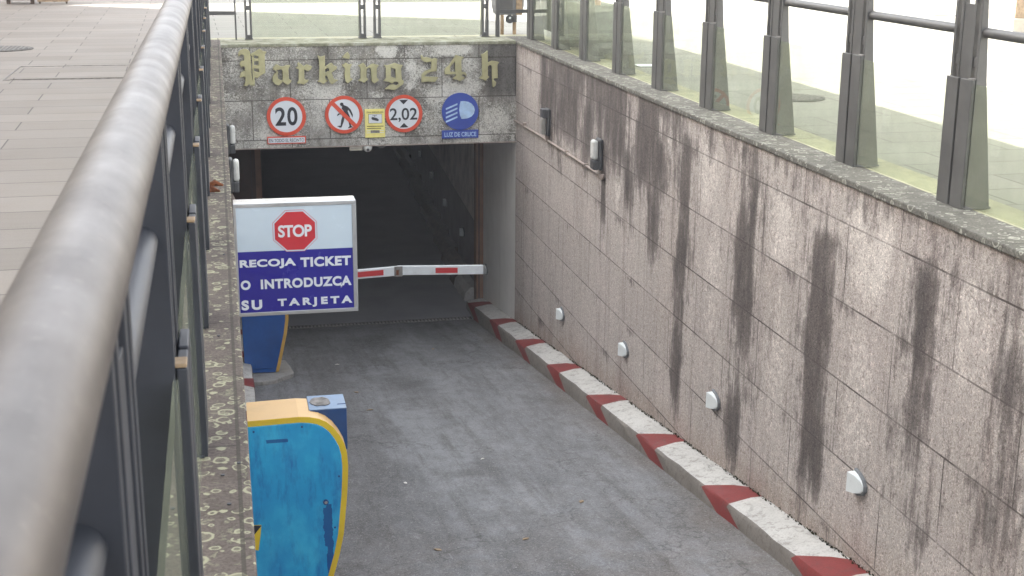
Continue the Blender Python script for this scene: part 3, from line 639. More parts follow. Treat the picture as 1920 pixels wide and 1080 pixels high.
def side_fence(x0, sgn, ynears, mat, label, railx, midx):
    T = thing('glass_fence', (x0, 5, 0), label, 'fence')
    for y in ynears:
        b = MB(); W_ = (0.145, 0.060, 0.028) if sgn > 0 else (0.15, 0.100, 0.082); fin_unit(b, x0, sgn, y, mat, 'y', W_); fin_unit(b, x0, sgn, y + 0.185, mat, 'y', W_)
        b.box(min(x0 + sgn * .004, x0 + sgn * .018), max(x0 + sgn * .004, x0 + sgn * .018), y + 0.085, y + 0.185, 0.0, 1.07, mat)
        b.box(min(x0, railx), max(x0 + sgn * 0.03, railx), y + 0.1, y + 0.17, 1.13, 1.17, mat)
        post = b.build('post', T, 0.002)
        b = MB(); clamp_strip(b, x0, sgn, y, mat); b.build('glass_clamp', post, 0.003)
        b = MB(); b.box(min(x0 - sgn * 0.0215, x0 + sgn * .0195), max(x0 - sgn * .0215, x0 + sgn * 0.0195), y + 0.004, y + 0.05, 0.686, 0.694, 'tan_wood' if sgn < 0 else 'dust_grey'); b.build('clamp_cap', post, 0.002)
        for yy in (y, y + 0.185):
            b = MB(); b.box(min(x0 - sgn * .012, x0 + sgn * 0.15), max(x0 - sgn * .012, x0 + sgn * 0.15), yy - 0.006, yy + 0.091, 0.001, 0.010, mat); b.build('base_plate', post)
    for a, c in zip(ynears, ynears[1:]):
        b = MB(); b.box(x0 - 0.005, x0 + 0.005, a + 0.262, c + 0.03, 0.025, 0.665, 'fence_glass'); b.build('glass_pane', T)
    b = MB(); b.tube([(railx, ynears[0] - 1, 1.205), (railx, 17.42, 1.205)], 0.043, 'handrail_steel', 40); b.build('handrail', T, 0, True)
    b = MB()
    for a, c in zip(ynears, ynears[1:]): b.tube([(midx, a + 0.24, 0.93), (midx, c + 0.02, 0.93)], 0.027, mat, 20)
    b.build('middle_rail', T, 0, True)
    return T
YN_R = [6.53 + 1.30 * k for k in range(-6, 9)]
side_fence(3.853, 1, YN_R, 'veiled_grey_metal', 'metal and glass fence, greyed for glare, on top of the long stained right wall', 3.88, 3.89)
YN_L = [-1.32, -0.05, 1.22, 2.49, 3.76, 5.05, 6.32] + [6.32 + 1.28 * k for k in range(1, 9)]
side_fence(-0.107, -1, YN_L, 'dark_metal', 'dark metal and glass fence under a thick steel handrail, right beside the viewer', -0.126, -0.150)
# front fence over the portal
T = thing('glass_fence', (1.8, 17.5, 0), 'grey slotted posts and glass panes standing on top of the portal wall', 'fence')
def front_unit(x, y=17.50):
    b = MB(); fin_unit(b, y, 1, x, 'veiled_grey_metal', 'x'); o = b.build('post', T, 0.002)
    b = MB(); b.box(x - 0.008, x + 0.093, y - 0.01, y + 0.15, 0.0, 0.01, 'veiled_grey_metal'); b.build('base_plate', o)
for x in (0.335, 1.744, 1.930, 3.31): front_unit(x)
b = MB(); b.box(0.212, 0.232, 17.50, 17.53, 0, 1.17, 'veiled_grey_metal'); b.build('thin_post', T)
b = MB(); b.box(3.487, 3.535, 17.48, 17.54, 0, 1.17, 'veiled_grey_metal'); b.build('corner_post', T, 0.004)
b = MB(); b.box(3.90, 3.965, 17.48, 17.54, 0, 1.17, 'veiled_grey_metal'); b.build('corner_post', T, 0.004)
for x0, x1 in ((0.42, 1.75), (2.01, 3.315)):
    b = MB(); b.box(x0, x1, 17.515, 17.525, 0.025, 0.665, 'fence_glass'); b.build('glass_pane', T)
    b = MB(); b.tube([(x0 - .01, 17.54, 0.93), (x1 + .01, 17.54, 0.93)], 0.027, 'veiled_grey_metal'); b.build('middle_rail', T, 0, True)
b = MB(); b.box(-0.12, 0.212, 17.49, 17.52, 0.30, 0.345, 'veiled_grey_metal'); b.build('short_rail', T)
b = MB(); b.box(3.53, 3.90, 17.49, 17.52, 0.295, 0.34, 'veiled_grey_metal'); b.build('short_rail', T)
b = MB(); b.box(3.97, 4.30, 17.49, 17.52, 0.295, 0.34, 'veiled_grey_metal'); b.build('short_rail', T)
b = MB(); b.tube([(-0.126, 17.46, 1.205), (3.88, 17.46, 1.205)], 0.043, 'handrail_steel', 24); b.build('handrail', T, 0, True)

# ------------------------------------------------------------------ Parking 24 h letters (own outlines measured from the wall)
def L3(pts): return [at_y(430 + x / 10.8, 80 + y / 10.8, 16.86) for x, y in pts]
def L4(pts): return [at_y(590 + x / 10.667, 90 + y / 10.667, 16.86) for x, y in pts]
def L5(pts): return [at_y(780 + x / 11.294, 85 + y / 11.294, 16.86) for x, y in pts]
GL = [
 [L3([(185,270),(185,200),(215,160),(270,135),(330,128),(380,150),(410,190),(418,260),(425,300),(440,560),(450,700),(470,790),(500,860),(440,860),(400,830),(350,870),(295,865),(325,800),(330,690),(270,680),(220,705),(215,690),(235,610),(280,575),(320,565),(315,480),(270,470),(235,495),(215,420),(240,370),(300,355),(300,260),(280,235),(230,230),(200,270)]),
  L3([(430,235),(540,170),(615,125),(680,175),(745,185),(712,240),(715,400),(725,610),(640,650),(565,710),(508,690),(508,865),(480,860),(468,500),(462,265),(430,260)]),
  L3([(490,240),(590,270),(590,325),(495,325)]), L3([(495,365),(595,370),(595,460),(495,460)]), L3([(490,510),(595,520),(605,600),(495,575)])],
 [L3([(885,500),(955,440),(1040,485),(1100,480),(1150,460),(1220,455),(1215,490),(1190,520),(1190,620),(1200,740),(1250,765),(1245,790),(1180,850),(1100,795),(1080,780),(1000,860),(930,835),(880,770),(875,700),(900,640),(960,595),(885,515)]),
  L3([(955,550),(1050,530),(1078,560),(1088,690),(1080,760),(1040,765),(985,730),(968,660),(985,600)])],
 [L3([(1350,505),(1400,470),(1375,440),(1400,400),(1440,430),(1510,480),(1560,440),(1670,480),(1640,540),(1590,570),(1540,550),(1512,520),(1512,730),(1545,758),(1600,755),(1580,790),(1500,845),(1450,820),(1375,815),(1410,750),(1405,530)])],
 [L4([(60,150),(120,180),(195,155),(200,380),(300,310),(340,300),(380,350),(440,375),(430,420),(330,485),(380,620),(460,640),(350,720),(300,690),(250,550),(205,545),(205,610),(250,650),(175,715),(120,680),(60,665),(95,640),(95,400),(85,230)]),
  L4([(203,415),(270,385),(300,450),(203,500)])],
 [L4([(550,345),(620,295),(680,330),(740,325),(700,400),(705,600),(755,620),(660,700),(620,660),(600,560),(605,400),(575,370)]), L4([(550,180),(655,80),(700,150),(685,215),(620,200)])],
 [L4([(870,350),(970,300),(1010,345),(1025,400),(1120,330),(1170,315),(1270,345),(1235,400),(1235,590),(1280,635),(1190,700),(1140,650),(1120,400),(1070,385),(1030,430),(1030,590),(1065,620),(985,690),(940,660),(875,645),(920,600),(915,400)])],
 [L4([(1395,340),(1450,350),(1520,330),(1600,300),(1670,330),(1750,345),(1720,400),(1730,620),(1775,660),(1760,720),(1590,840),(1500,820),(1410,815),(1500,740),(1560,725),(1640,750),(1690,710),(1650,670),(1600,660),(1540,705),(1480,670),(1380,650),(1430,600),(1425,400)]),
  L4([(1515,380),(1620,420),(1625,610),(1515,575)])],
 [L5([(105,215),(125,215),(150,260),(230,255),(310,275),(340,290),(400,270),(445,290),(430,340),(430,540),(330,550),(240,580),(160,660),(300,668),(460,675),(400,770),(260,760),(115,775),(120,620),(190,545),(320,500),(325,330),(250,350),(170,345),(115,290)])],
 [L5([(800,270),(840,205),(930,235),(1000,250),(950,310),(955,560),(1030,570),(1060,600),(1060,650),(1020,610),(955,612),(960,640),(1030,690),(915,755),(860,720),(780,705),(840,650),(845,605),(610,605),(610,500),(700,420)]),
  L5([(822,330),(830,560),(715,560),(715,450)])],
 [L5([(1380,190),(1430,180),(1505,120),(1510,370),(1600,330),(1650,335),(1750,355),(1715,410),(1722,690),(1650,690),(1632,725),(1690,780),(1670,850),(1630,880),(1615,860),(1610,600),(1605,430),(1560,405),(1510,440),(1510,640),(1540,665),(1465,740),(1410,710),(1340,690),(1400,640),(1400,250)])]]
LT = thing('lettering', (1.8, YP, -0.35), 'raised brass blackletter words Parking 24 h on the stone lintel', 'letters')
for polys in GL: polycurve(polys, 16.855, 0.016, 'letter', 'brass', LT)

# ------------------------------------------------------------------ signs on the lintel
YS = 16.868
def round_sign(cx, cz, r, label, rim, face, group='round traffic signs on the lintel'):
    t = thing('traffic_sign', (cx, YP, cz), label, 'traffic sign', group)
    b = MB(); b.disc(cx, cz, YS, YP - 0.008, r * 0.985, face); b.build('plate', t, 0.001, True)
    if rim:
        b = MB(); b.disc(cx, cz, YS - 0.004, YS + 0.006, r, rim, 64, r * 0.815); b.build('rim', t, 0.001, True)
    b = MB(); b.box(cx - 0.03, cx + 0.03, YP - 0.01, YP + 0.001, cz - 0.15, cz + 0.15, 'aluminium'); b.build('bracket', t)
    return t
t = round_sign(0.769, -0.875, 0.236, 'round white sign with red rim and the number 20, leftmost on the lintel', 'sign_red', 'sign_white')
text('2', 0.635, 0.762, -0.985, -0.762, YS - 0.001, 'sign_black', t, 0.022); text('0', 0.780, 0.902, -0.985, -0.762, YS - 0.001, 'sign_black', t, 0.022)
t = round_sign(1.468, -0.869, 0.232, 'round white sign with red rim and a red slash over a walking figure', 'sign_red', 'sign_white')
def S1(pts): return [at_y(480 + x / 8.727, 170 + y / 8.727, YS) for x, y in pts]
polycurve([S1([(1370,215),(1395,193),(1425,200),(1435,235),(1500,260),(1550,310),(1585,390),(1580,440),(1560,400),(1530,340),(1505,310),(1500,340),(1535,420),(1545,500),(1555,575),(1590,598),(1500,615),(1530,580),(1510,500),(1450,440),(1440,490),(1400,600),(1375,605),(1325,580),(1385,572),(1395,480),(1420,400),(1370,385),(1335,412),(1322,405),(1345,375),(1410,365),(1440,340),(1400,290),(1410,260),(1380,240)])], YS - 0.002, 0.0012, 'walking_figure', 'sign_black', t, 0)
b = MB(); q = [(-0.205, 0.025), (-0.205, -0.025), (0.205, -0.025), (0.205, 0.025)]; a = math.radians(-46)
b.prism([(1.468 + x * math.cos(a) - z * math.sin(a), -0.869 + x * math.sin(a) + z * math.cos(a)) for x, z in q], YS - 0.0045, YS - 0.0032, 'sign_red'); b.build('slash', t)
t = round_sign(2.205, -0.873, 0.232, 'round white sign with red rim and the height limit 2,02 between two black triangles', 'sign_red', 'sign_white')
text('2,02', 2.032, 2.372, -0.975, -0.803, YS - 0.001, 'sign_black', t, 0.012)
b = MB(); b.prism([(2.15, -0.703), (2.26, -0.700), (2.203, -0.758)], YS - 0.003, YS, 'sign_black'); b.prism([(2.15, -1.045), (2.26, -1.042), (2.205, -0.988)], YS - 0.003, YS, 'sign_black'); b.build('height_mark', t)
t = round_sign(2.913, -0.862, 0.235, 'round blue sign with a white dipped headlight symbol, rightmost on the lintel', None, 'sign_blue')
def S2(pts): return [at_y(670 + x / 8, 170 + y / 8, YS) for x, y in pts]
polycurve([S2([(1548,158),(1600,156),(1660,165),(1715,195),(1750,240),(1762,290),(1750,340),(1715,385),(1660,412),(1600,422),(1562,422),(1540,370),(1528,290),(1535,210)])], YS - 0.002, 0.0015, 'headlight_symbol', 'pale_blue', t, 0)
for k in range(4):
    d = k * 64; polycurve([S2([(1325, 265 + d), (1500, 188 + d), (1502, 213 + d), (1330, 290 + d)])], YS - 0.002, 0.0015, 'light_ray', 'pale_blue', t, 0)
def plate(cx, cz, w, h, label, face, rim=None, tag='small_sign', y=YS):
    t = thing(tag, (cx, YP, cz), label, 'sign')
    b = MB(); b.box(cx - w / 2, cx + w / 2, y, YP - 0.001, cz - h / 2, cz + h / 2, rim or face); b.build('plate', t, 0.001)
    if rim: b = MB(); b.box(cx - w / 2 + 0.012, cx + w / 2 - 0.012, y - 0.002, y + .001, cz - h / 2 + 0.012, cz + h / 2 - 0.012, face); b.build('panel', t)
    return t
t = plate(0.762, -1.165, 0.465, 0.088, 'small white plate reading EN TODO EL RECINTO below the 20 sign', 'sign_white', 'sign_red')
text('EN TODO EL RECINTO', 0.552, 0.972, -1.186, -1.146, YS - 0.002, 'sign_black', t, 0.0, depth=0.002)
t = plate(2.912, -1.147, 0.46, 0.10, 'small blue plate reading LUZ DE CRUCE below the headlight sign', 'sign_blue')
text('LUZ DE CRUCE', 2.712, 3.115, -1.176, -1.120, YS - 0.001, 'pale_blue', t, 0.02)
t = plate(1.846, -0.985, 0.245, 0.35, 'yellow camera surveillance notice between the walking figure sign and the height sign', 'sign_yellow', tag='surveillance_notice')
b = MB(); b.box(1.765, 1.935, YS - 0.001, YS, -0.985, -0.868, 'sign_olive'); b.box(1.770, 1.930, YS - 0.002, YS - 0.001, -0.980, -0.873, 'sign_white'); b.build('picture_frame', t)
polycurve([[(1.80, -0.915), (1.815, -0.905), (1.875, -0.922), (1.895, -0.942), (1.885, -0.958), (1.86, -0.953), (1.81, -0.938)], [(1.84, -0.905), (1.846, -0.905), (1.846, -0.890), (1.87, -0.889), (1.87, -0.885), (1.815, -0.885), (1.815, -0.889), (1.84, -0.890)]], YS - 0.003, 0.0008, 'camera_symbol', 'sign_black', t, 0)
text('ZONA VIDEOVIGILADA', 1.742, 1.950, -0.856, -0.838, YS - 0.001, 'sign_olive', t, 0.008)
b = MB()
for z in (-1.020, -1.045): b.box(1.745, 1.950 - (0.03 if z < -1.03 else 0), YS - 0.001, YS, z - 0.006, z + 0.004, 'sign_olive')
for z in (-1.075, -1.100): b.box(1.740, 1.952, YS - 0.001, YS, z - 0.004, z + 0.003, 'sign_white')
b.box(1.79, 1.90, YS - 0.002, YS - .001, -1.103, -1.070, 'dust_grey'); b.build('print_lines', t)

# things under the lintel edge
T = thing('junction_box', (1.60, 16.95, -1.28), 'small beige box under the lintel edge, left of the white dome camera', 'box')
b = MB(); b.box(1.53, 1.69, 16.905, 17.0, -1.325, -1.262, 'stone_pale'); b.build('case', T, 0.006)
b = MB(); b.box(1.54, 1.68, 16.902, 16.906, -1.295, -1.29, 'dust_grey'); b.build('lid_seam', T)
T = thing('dome_camera', (1.755, 16.95, -1.28), 'white dome camera hanging under the lintel edge below the yellow notice', 'camera')
b = MB(); b.tube([(1.755, 16.95, -1.262), (1.755, 16.95, -1.275), (1.755, 16.95, -1.30), (1.755, 16.95, -1.325), (1.755, 16.95, -1.345), (1.755, 16.95, -1.352)], [0.055, 0.06, 0.06, 0.05, 0.028, 0.005], 'lamp_lens', 24); b.build('dome', T, 0, True)
b = MB(); b.disc(1.755, -1.315, 16.885, 16.92, 0.018, 'lamp_plastic', 20); b.build('eye', T)
T = thing('ceiling_ring', (1.94, 17.02, -1.27), 'dim grey ring fixture under the lintel edge, right of the dome camera', 'fixture')
b = MB(); b.tube([(1.94, 17.04, -1.262), (1.94, 17.04, -1.29), (1.94, 17.04, -1.31)], [0.07, 0.065, 0.03], 'lamp_plastic', 24); b.build('base', T, 0, True)
b = MB(); b.tube([(1.94, 17.04, -1.305), (1.94, 17.04, -1.318)], [0.045, 0.03], 'dust_grey', 24); b.build('cover', T, 0, True)

# ------------------------------------------------------------------ illuminated STOP box sign
YB = 9.5
T = thing('stop_sign_box', (0.06, YB, -0.85), 'box sign fixed to the left wall with a red STOP octagon over blue lettering', 'sign')
x0, x1, z0, z1 = 0.045, 0.893, -1.245, -0.437
b = MB(); b.box(x0, x1, YB + 0.004, YB + 0.17, z0, z1, 'dirty_white'); b.build('housing', T, 0.006)
b = MB()
for a, c, d, e in ((x0, x1, z1 - 0.026, z1 + 0.001), (x0, x1, z0 - .001, z0 + 0.026), (x0 - .001, x0 + 0.018, z0 + 0.026, z1 - 0.026), (x1 - 0.030, x1 + .001, z0 + 0.026, z1 - 0.026)): b.box(a, c, YB - 0.008, YB + 0.02, d, e, 'aluminium')
b.build('frame', T, 0.003)
zm = -0.778
b = MB(); b.box(x0 + 0.018, x1 - 0.030, YB - 0.001, YB + 0.004, zm, z1 - 0.026, 'acrylic_white'); b.build('white_panel', T)
b = MB(); b.box(x0 + 0.018, x1 - 0.030, YB - 0.001, YB + 0.004, z0 + 0.026, zm, 'acrylic_blue'); b.build('blue_panel', T)
oc = at_y(553, 432.5, YB)
def octo(r, y0, y1, mat, nm):
    b = MB(); b.prism([(oc[0] + r * math.cos(math.radians(22.5 + 45 * k)), oc[1] + r * 0.97 * math.sin(math.radians(22.5 + 45 * k))) for k in range(8)], y0, y1, mat); return b.build(nm, T)
octo(0.166, YB - 0.003, YB - 0.001, 'stop_red', 'octagon_edge'); octo(0.163, YB - 0.004, YB - 0.003, 'acrylic_white', 'octagon_border'); octo(0.152, YB - 0.005, YB - 0.004, 'stop_red', 'octagon')
def trow(st, xl, yt, yb, xr, mat, bold, sp=1.0, y=None):      # left end, its top and bottom, right end
    y = y or YB - 0.003; a = at_y(xl, yt, y); c = at_y(xl, yb, y); e = at_y(xr, yt, y)
    return text(st, a[0], e[0], c[1], a[1], y, mat, T, bold, spacing=sp)
trow('STOP', 521, 422.8, 445.6, 584.4, 'sign_white', 0.030, 0.92, YB - 0.006)
trow('RECOJA', 449, 488.2, 506.3, 554.6, 'sign_white', 0.040, 1.08); trow('TICKET', 563, 482.9, 501, 657.9, 'sign_white', 0.040, 1.08)
trow('O', 451, 526.5, 544.2, 469.4, 'sign_white', 0.045)
trow('INTRODUZCA', 488.6, 524.4, 542.5, 658.9, 'sign_white', 0.040, 1.1); trow(',', 638.5, 534, 539.5, 641.5, 'sign_white', 0.03, 1, YB - 0.004)
trow('SU', 452.4, 563.8, 582.3, 491.3, 'sign_white', 0.045, 1.35); trow('TARJETA', 520.5, 560.6, 578.3, 660.4, 'sign_white', 0.045, 1.5)
b = MB(); b.box(XL - 0.01, x0, YB + 0.05, YB + 0.12, -0.60, -0.56, 'aluminium'); b.box(XL - 0.01, x0, YB + 0.05, YB + 0.12, -1.12, -1.08, 'aluminium'); b.build('wall_bracket', T)

# ------------------------------------------------------------------ near ticket machine
YT = 7.0
out_px = [(440, 791), (465, 790), (520, 785), (560, 781.5), (580, 782), (598, 785), (612, 791), (625, 801), (637, 816), (646, 832), (651, 850), (653, 873), (652.5, 900), (651, 930), (648, 965), (645, 1000), (637, 1040), (626, 1080)]
out = [at_y(*p, YT) for p in out_px]
out += [(0.455, -2.14), (0.415, -2.24), (0.36, -2.33), (0.07, -2.33)]; out[0] = (0.055, out[0][1] + 0.0)
inn = []
for i, p in enumerate(out):
    if i < 2: inn.append((p[0] + 0.001, p[1] - 0.033)); continue
    if i >= len(out) - 1: inn.append((p[0] - 0.014, p[1] + 0.033)); continue
    a = Vector(out[i - 1]); c = Vector(out[i + 1]); d = (c - a).normalized(); q = Vector(p) + Vector((d.y, -d.x)) * 0.033
    inn.append((q.x, q.y))
T = thing('ticket_machine', (0.3, 7.15, -2.35), 'bright blue ticket machine with a curved yellow edge, nearest the viewer below the lichen coping', 'ticket machine')
b = MB(); b.prism(out, YT, YT + 0.30, 'cream_top', cap='trim_yellow'); o = b.build('shell', T, 0.006)
b = MB(); inn2 = [(p[0] if p[0] > 0.056 else 0.0555, p[1]) for p in inn]; b.prism(inn2, YT - 0.012, YT + 0.01, 'machine_blue'); sp_ = b.build('side_panel', T, 0.004)
b = MB(); c0 = at_y(611, 941, YT - 0.012); b.disc(c0[0], c0[1], YT - 0.020, YT - 0.010, 0.0155, 'deep_blue', 24); b.disc(c0[0], c0[1], YT - 0.024, YT - 0.019, 0.008, 'steel', 16); b.build('lock', sp_, 0, True)
b = MB()
for x_, z_ in ((0.085, -1.16), (0.34, -1.15), (0.53, -1.45), (0.50, -1.75), (0.085, -2.1)): b.disc(x_, z_, YT - 0.0150, YT - 0.010, 0.006, 'deep_blue', 14)
b.build('screws', sp_, 0, True)
b = MB(); q = [at_y(x, y, YT - 0.018) for x, y in ((478, 985), (490, 985), (489, 1000), (485, 1032), (478, 1030))]; b.prism([(0.05, q[0][1]), q[1], q[2], q[3], (0.05, q[4][1])], YT - 0.02, YT - 0.01, 'trim_yellow')
b.prism([(0.05, q[0][1] + 0.002), (q[1][0] + 0.001, q[1][1]), (0.05, q[2][1] - 0.02)], YT - 0.024, YT - 0.02, 'sign_black'); b.build('lower_trim', T)
b = MB(); b.box(0.387, 0.590, YT + 0.10, YT + 0.325, -1.34, -1.103, 'deep_blue'); b.box(0.3865, 0.5905, YT + 0.099, YT + 0.326, -1.103, -1.098, 'blue_grey'); hd = b.build('reader_head', T, 0.003)
b = MB(); random.seed(3)
pts = [(0.455 + 0.055 * math.cos(a) * (1 + 0.15 * random.uniform(-1, 1)), YT + 0.215 + 0.07 * math.sin(a) * (1 + 0.15 * random.uniform(-1, 1))) for a in [k * math.pi / 8 for k in range(16)]]
b.prism(pts, -1.0985, -1.093, 'dust_grey', 'z'); b.build('grime_patch', hd)
b = MB(); b.box(0.545, 0.59, YT + 0.16, YT + 0.165, -1.098, -1.0955, 'deep_blue'); b.build('seam', hd)
b = MB(); b.prism([(0.03, 6.6), (0.45, 6.7), (0.52, 6.9), (0.52, 7.5), (0.4, 7.7), (0.03, 7.8)], -2.75, -2.335, 'island_concrete', 'z')
structure(b.build('machine_island', None, 0.01))

# ------------------------------------------------------------------ barrier cabinet and arm
YC = 14.95
cb = [at_y(*p, YC) for p in [(440, 560), (541, 560), (541, 600), (538, 625), (532, 655), (527, 680), (523, 697), (458, 699)]]
cb = [(0.10, -2.42), (0.56, -2.42), (0.60, -2.50), (cb[2][0] + .005, -2.75), cb[2], cb[3], cb[4], cb[5], cb[6], (0.115, cb[7][1])]
T = thing('parking_barrier', (0.35, 15.1, -3.6), 'blue parking barrier with an orange edge, its white and red arm lowered across the ramp', 'barrier')
b = MB(); b.prism(cb, YC, YC + 0.32, 'orange_trim'); b.build('shell', T, 0.005)
ic = [(x - (0.038 if x > 0.3 else -0.002), z) for x, z in cb]; b = MB(); b.prism(ic, YC - 0.012, YC + 0.005, 'cabinet_blue'); b.build('side_panel', T, 0.003)
b = MB(); b.box(0.2, 0.45, YC - 0.016, YC - 0.012, -3.44, -3.435, 'deep_blue'); b.build('seam', T)
pj = (1.90, -2.463)
def slab(b, xa, za, xb, zb, h, y0, y1, mat): b.prism([(xa, za - h / 2), (xb, zb - h / 2), (xb, zb + h / 2), (xa, za + h / 2)], y0, y1, mat)
b = MB(); slab(b, 0.45, -2.53, pj[0], pj[1] - .005, 0.105, 15.28, 15.33, 'arm_white'); ARM = b.build('arm', T, 0.004)
b = MB(); slab(b, pj[0], pj[1], 2.905, -2.500, 0.105, 15.28, 15.33, 'arm_white'); b.build('outer_section', ARM, 0.004)
b = MB(); b.box(1.86, 1.955, 15.268, 15.28, -2.53, -2.41, 'dust_grey'); b.box(1.88, 1.91, 15.264, 15.268, -2.51, -2.45, 'rust'); b.build('hinge', ARM, 0.002)
def onarm(x): return (-2.53 + (pj[1] - .005 + 2.53) * (x - 0.45) / (pj[0] - 0.45)) if x < pj[0] else pj[1] + (-2.500 - pj[1]) * (x - pj[0]) / (2.905 - pj[0])
for xa, xb in ((0.70, 1.0), (1.43, 1.735), (2.34, 2.60)):
    b = MB(); slab(b, xa, onarm(xa), xb, onarm(xb), 0.062, 15.276, 15.281, 'arm_red'); b.build('red_strip', ARM)
b = MB(); pts = [(0.05, 14.50), (0.30, 14.45), (0.45, 14.52), (0.55, 14.70), (0.63, 14.78), (0.66, 14.9), (0.64, 15.3), (0.6, 15.7), (0.05, 15.8)]
zf = lambda y: floor_z(y)
vs = [(x, y, zf(y) - 0.05) for x, y in pts] + [(x, y, zf(y) + 0.045 + 0.008 * mn.noise(Vector((x * 9, y * 9, 0)))) for x, y in pts]; n = len(pts)
b.add(vs, [(i, (i + 1) % n, n + (i + 1) % n, n + i) for i in range(n)] + [tuple(range(n, 2 * n))], 'island_concrete'); structure(b.build('barrier_plinth', None, 0.008))

# ------------------------------------------------------------------ bulkhead lights
def bulkhead(x, y, z, sgn, label, lens='lamp_lens'):
    """sgn +1: mounted on the right wall, sticking out towards -x"""
    t = thing('bulkhead_light', (x, y, z), label, 'wall light', 'bulkhead lights on the ramp walls')
    def X(d): return x - sgn * d
    def bx(b, d0, d1, y0, y1, z0, z1, mat): b.box(min(X(d0), X(d1)), max(X(d0), X(d1)), y0, y1, z0, z1, mat)
    h = -1 if lens == 'dull_lens' else 1
    b = MB(); bx(b, 0.0, 0.045, y - 0.08, y + 0.08, z - 0.155, z + 0.155, 'lamp_plastic'); b.build('base', t, 0.02)
    b = MB(); bx(b, 0.045, 0.100, y - 0.062, y + 0.062, *sorted((z - 0.05 * h, z + 0.14 * h)), lens); b.build('lens', t, 0.022, False)
    b = MB(); bx(b, 0.04, 0.095, y - 0.07, y + 0.07, *sorted((z - 0.15 * h, z - 0.052 * h)), 'lamp_plastic'); b.build('lower_cover', t, 0.012)
    return t
bulkhead(XR, 12.9, -0.755, 1, 'grey bulkhead light with clean lens at the near end of the right wall conduit')
t2 = bulkhead(XR, 15.1, -0.755, 1, 'dull grey bulkhead light above the conduit on the right wall, closest to the portal', 'dull_lens')
bulkhead(XL, 12.4, -0.76, -1, 'bulkhead light on the left wall level with the dark opening, its whole lens in view')
bulkhead(XL, 14.75, -0.80, -1, 'bulkhead light half hidden by the left coping, in front of the stone lintel')
T = thing('conduit', (XR, 14.5, -0.95), 'thin painted conduit running along the right wall below the two lights', 'pipe')
b = MB(); pts = [(XR - 0.02, 16.88, -0.99), (XR - 0.02, 15.2, -0.965), (XR - 0.02, 12.75, -0.955)]; b.tube(pts, 0.014, 'pipe_paint', 10); b.build('pipe', T, 0, True)
for y in (16.3, 15.1, 14.2, 13.4, 12.78):
    b = MB(); b.box(XR - 0.042, XR, y - 0.02, y + 0.02, -0.985 , -0.935, 'pipe_paint'); b.build('clip', T, 0.004)
b = MB(); b.tube([(XR - 0.02, 12.76, -0.955), (XR - 0.045, 12.74, -0.955)], 0.028, 'pipe_paint', 12); b.tube([(XR - 0.02, 15.1, -0.965), (XR - 0.03, 15.1, -0.90)], 0.02, 'pipe_paint', 10); b.build('end_fitting', T, 0, True)
T = thing('conduit', (XL, 12.4, -1), 'short pale conduit dropping from the light on the left wall', 'pipe')
b = MB(); b.tube([(XL + 0.02, 12.38, -0.93), (XL + 0.05, 12.38, -1.0), (XL + 0.02, 12.38, -1.1), (XL + 0.015, 12.38, -1.6)], 0.014, 'pipe_paint', 10); b.build('pipe', T, 0, True)
b = MB(); b.box(XL - 0.01, XL + 0.035, 12.36, 12.40, -1.30, -1.27, 'pipe_paint'); b.build('clip', T)

# ------------------------------------------------------------------ D shaped marker lights
def marker_proto(label):
    t = thing('marker_light', (0, 0, 0), label, 'marker light', 'half round marker lights along the right wall')
    def D(ry, rz, d0, d1, off=0.0, n=7):
        return [(off, -rz)] + [(off - ry * math.cos(a), rz * math.sin(a)) for a in [(-math.pi / 2) + math.pi * k / n for k in range(n + 1)]] + [(off, rz)]
    b = MB(); b.prism(D(0.155, 0.082, 0, 0, 0.02), -0.02, 0.0, 'marker_rim', 'x'); b.build('rim', t, 0.004)
    b = MB(); pts = D(0.130, 0.066, 0, 0, 0.012); n = len(pts)
    vs = [(-0.02, p[0], p[1]) for p in pts] + [(-0.022 - 0.045 * clamp(1 + (p[0] - 0.012) / 0.13), p[0] * 0.96, p[1] * 0.94) for p in pts]
    b.add(vs, [(i, (i + 1) % n, n + (i + 1) % n, n + i) for i in range(n)] + [tuple(range(n, 2 * n))], 'marker_lens'); b.build('lens', t)
    return t
MK = [(7.06, -1.765, 'half round marker light nearest the viewer, low on the stained right wall'),
      (9.50, -2.110, 'second half round marker light counting down the ramp, beside the broad dark stain'),
      (11.91, -2.455, 'third half round marker light counting down the ramp, on the clean pale stone'),
      (14.37, -2.812, 'fourth half round marker light down the ramp, where the kerb begins to fade'),
      (18.85, -3.43, 'marker light on the smooth wall beside the tip of the barrier arm')]
IN = [(21.3, -3.43, 'marker light inside the tunnel, largest one on its dark wall, just above the barrier arm'), (23.8, -3.45, 'marker light inside the tunnel, second along its dark wall'),
      (26.2, -3.40, 'marker light inside the tunnel, third along its dark wall'), (28.7, -3.40, 'marker light deepest inside the tunnel, faintest of all')]
mp = marker_proto(MK[0][2]); mp.location = (XR, MK[0][0], MK[0][1])
for y, z, lab in MK[1:]: copy_thing(mp, (XR, y, z), lab)
for y, z, lab in IN: copy_thing(mp, (iw(y) - 0.003, y, z), lab)

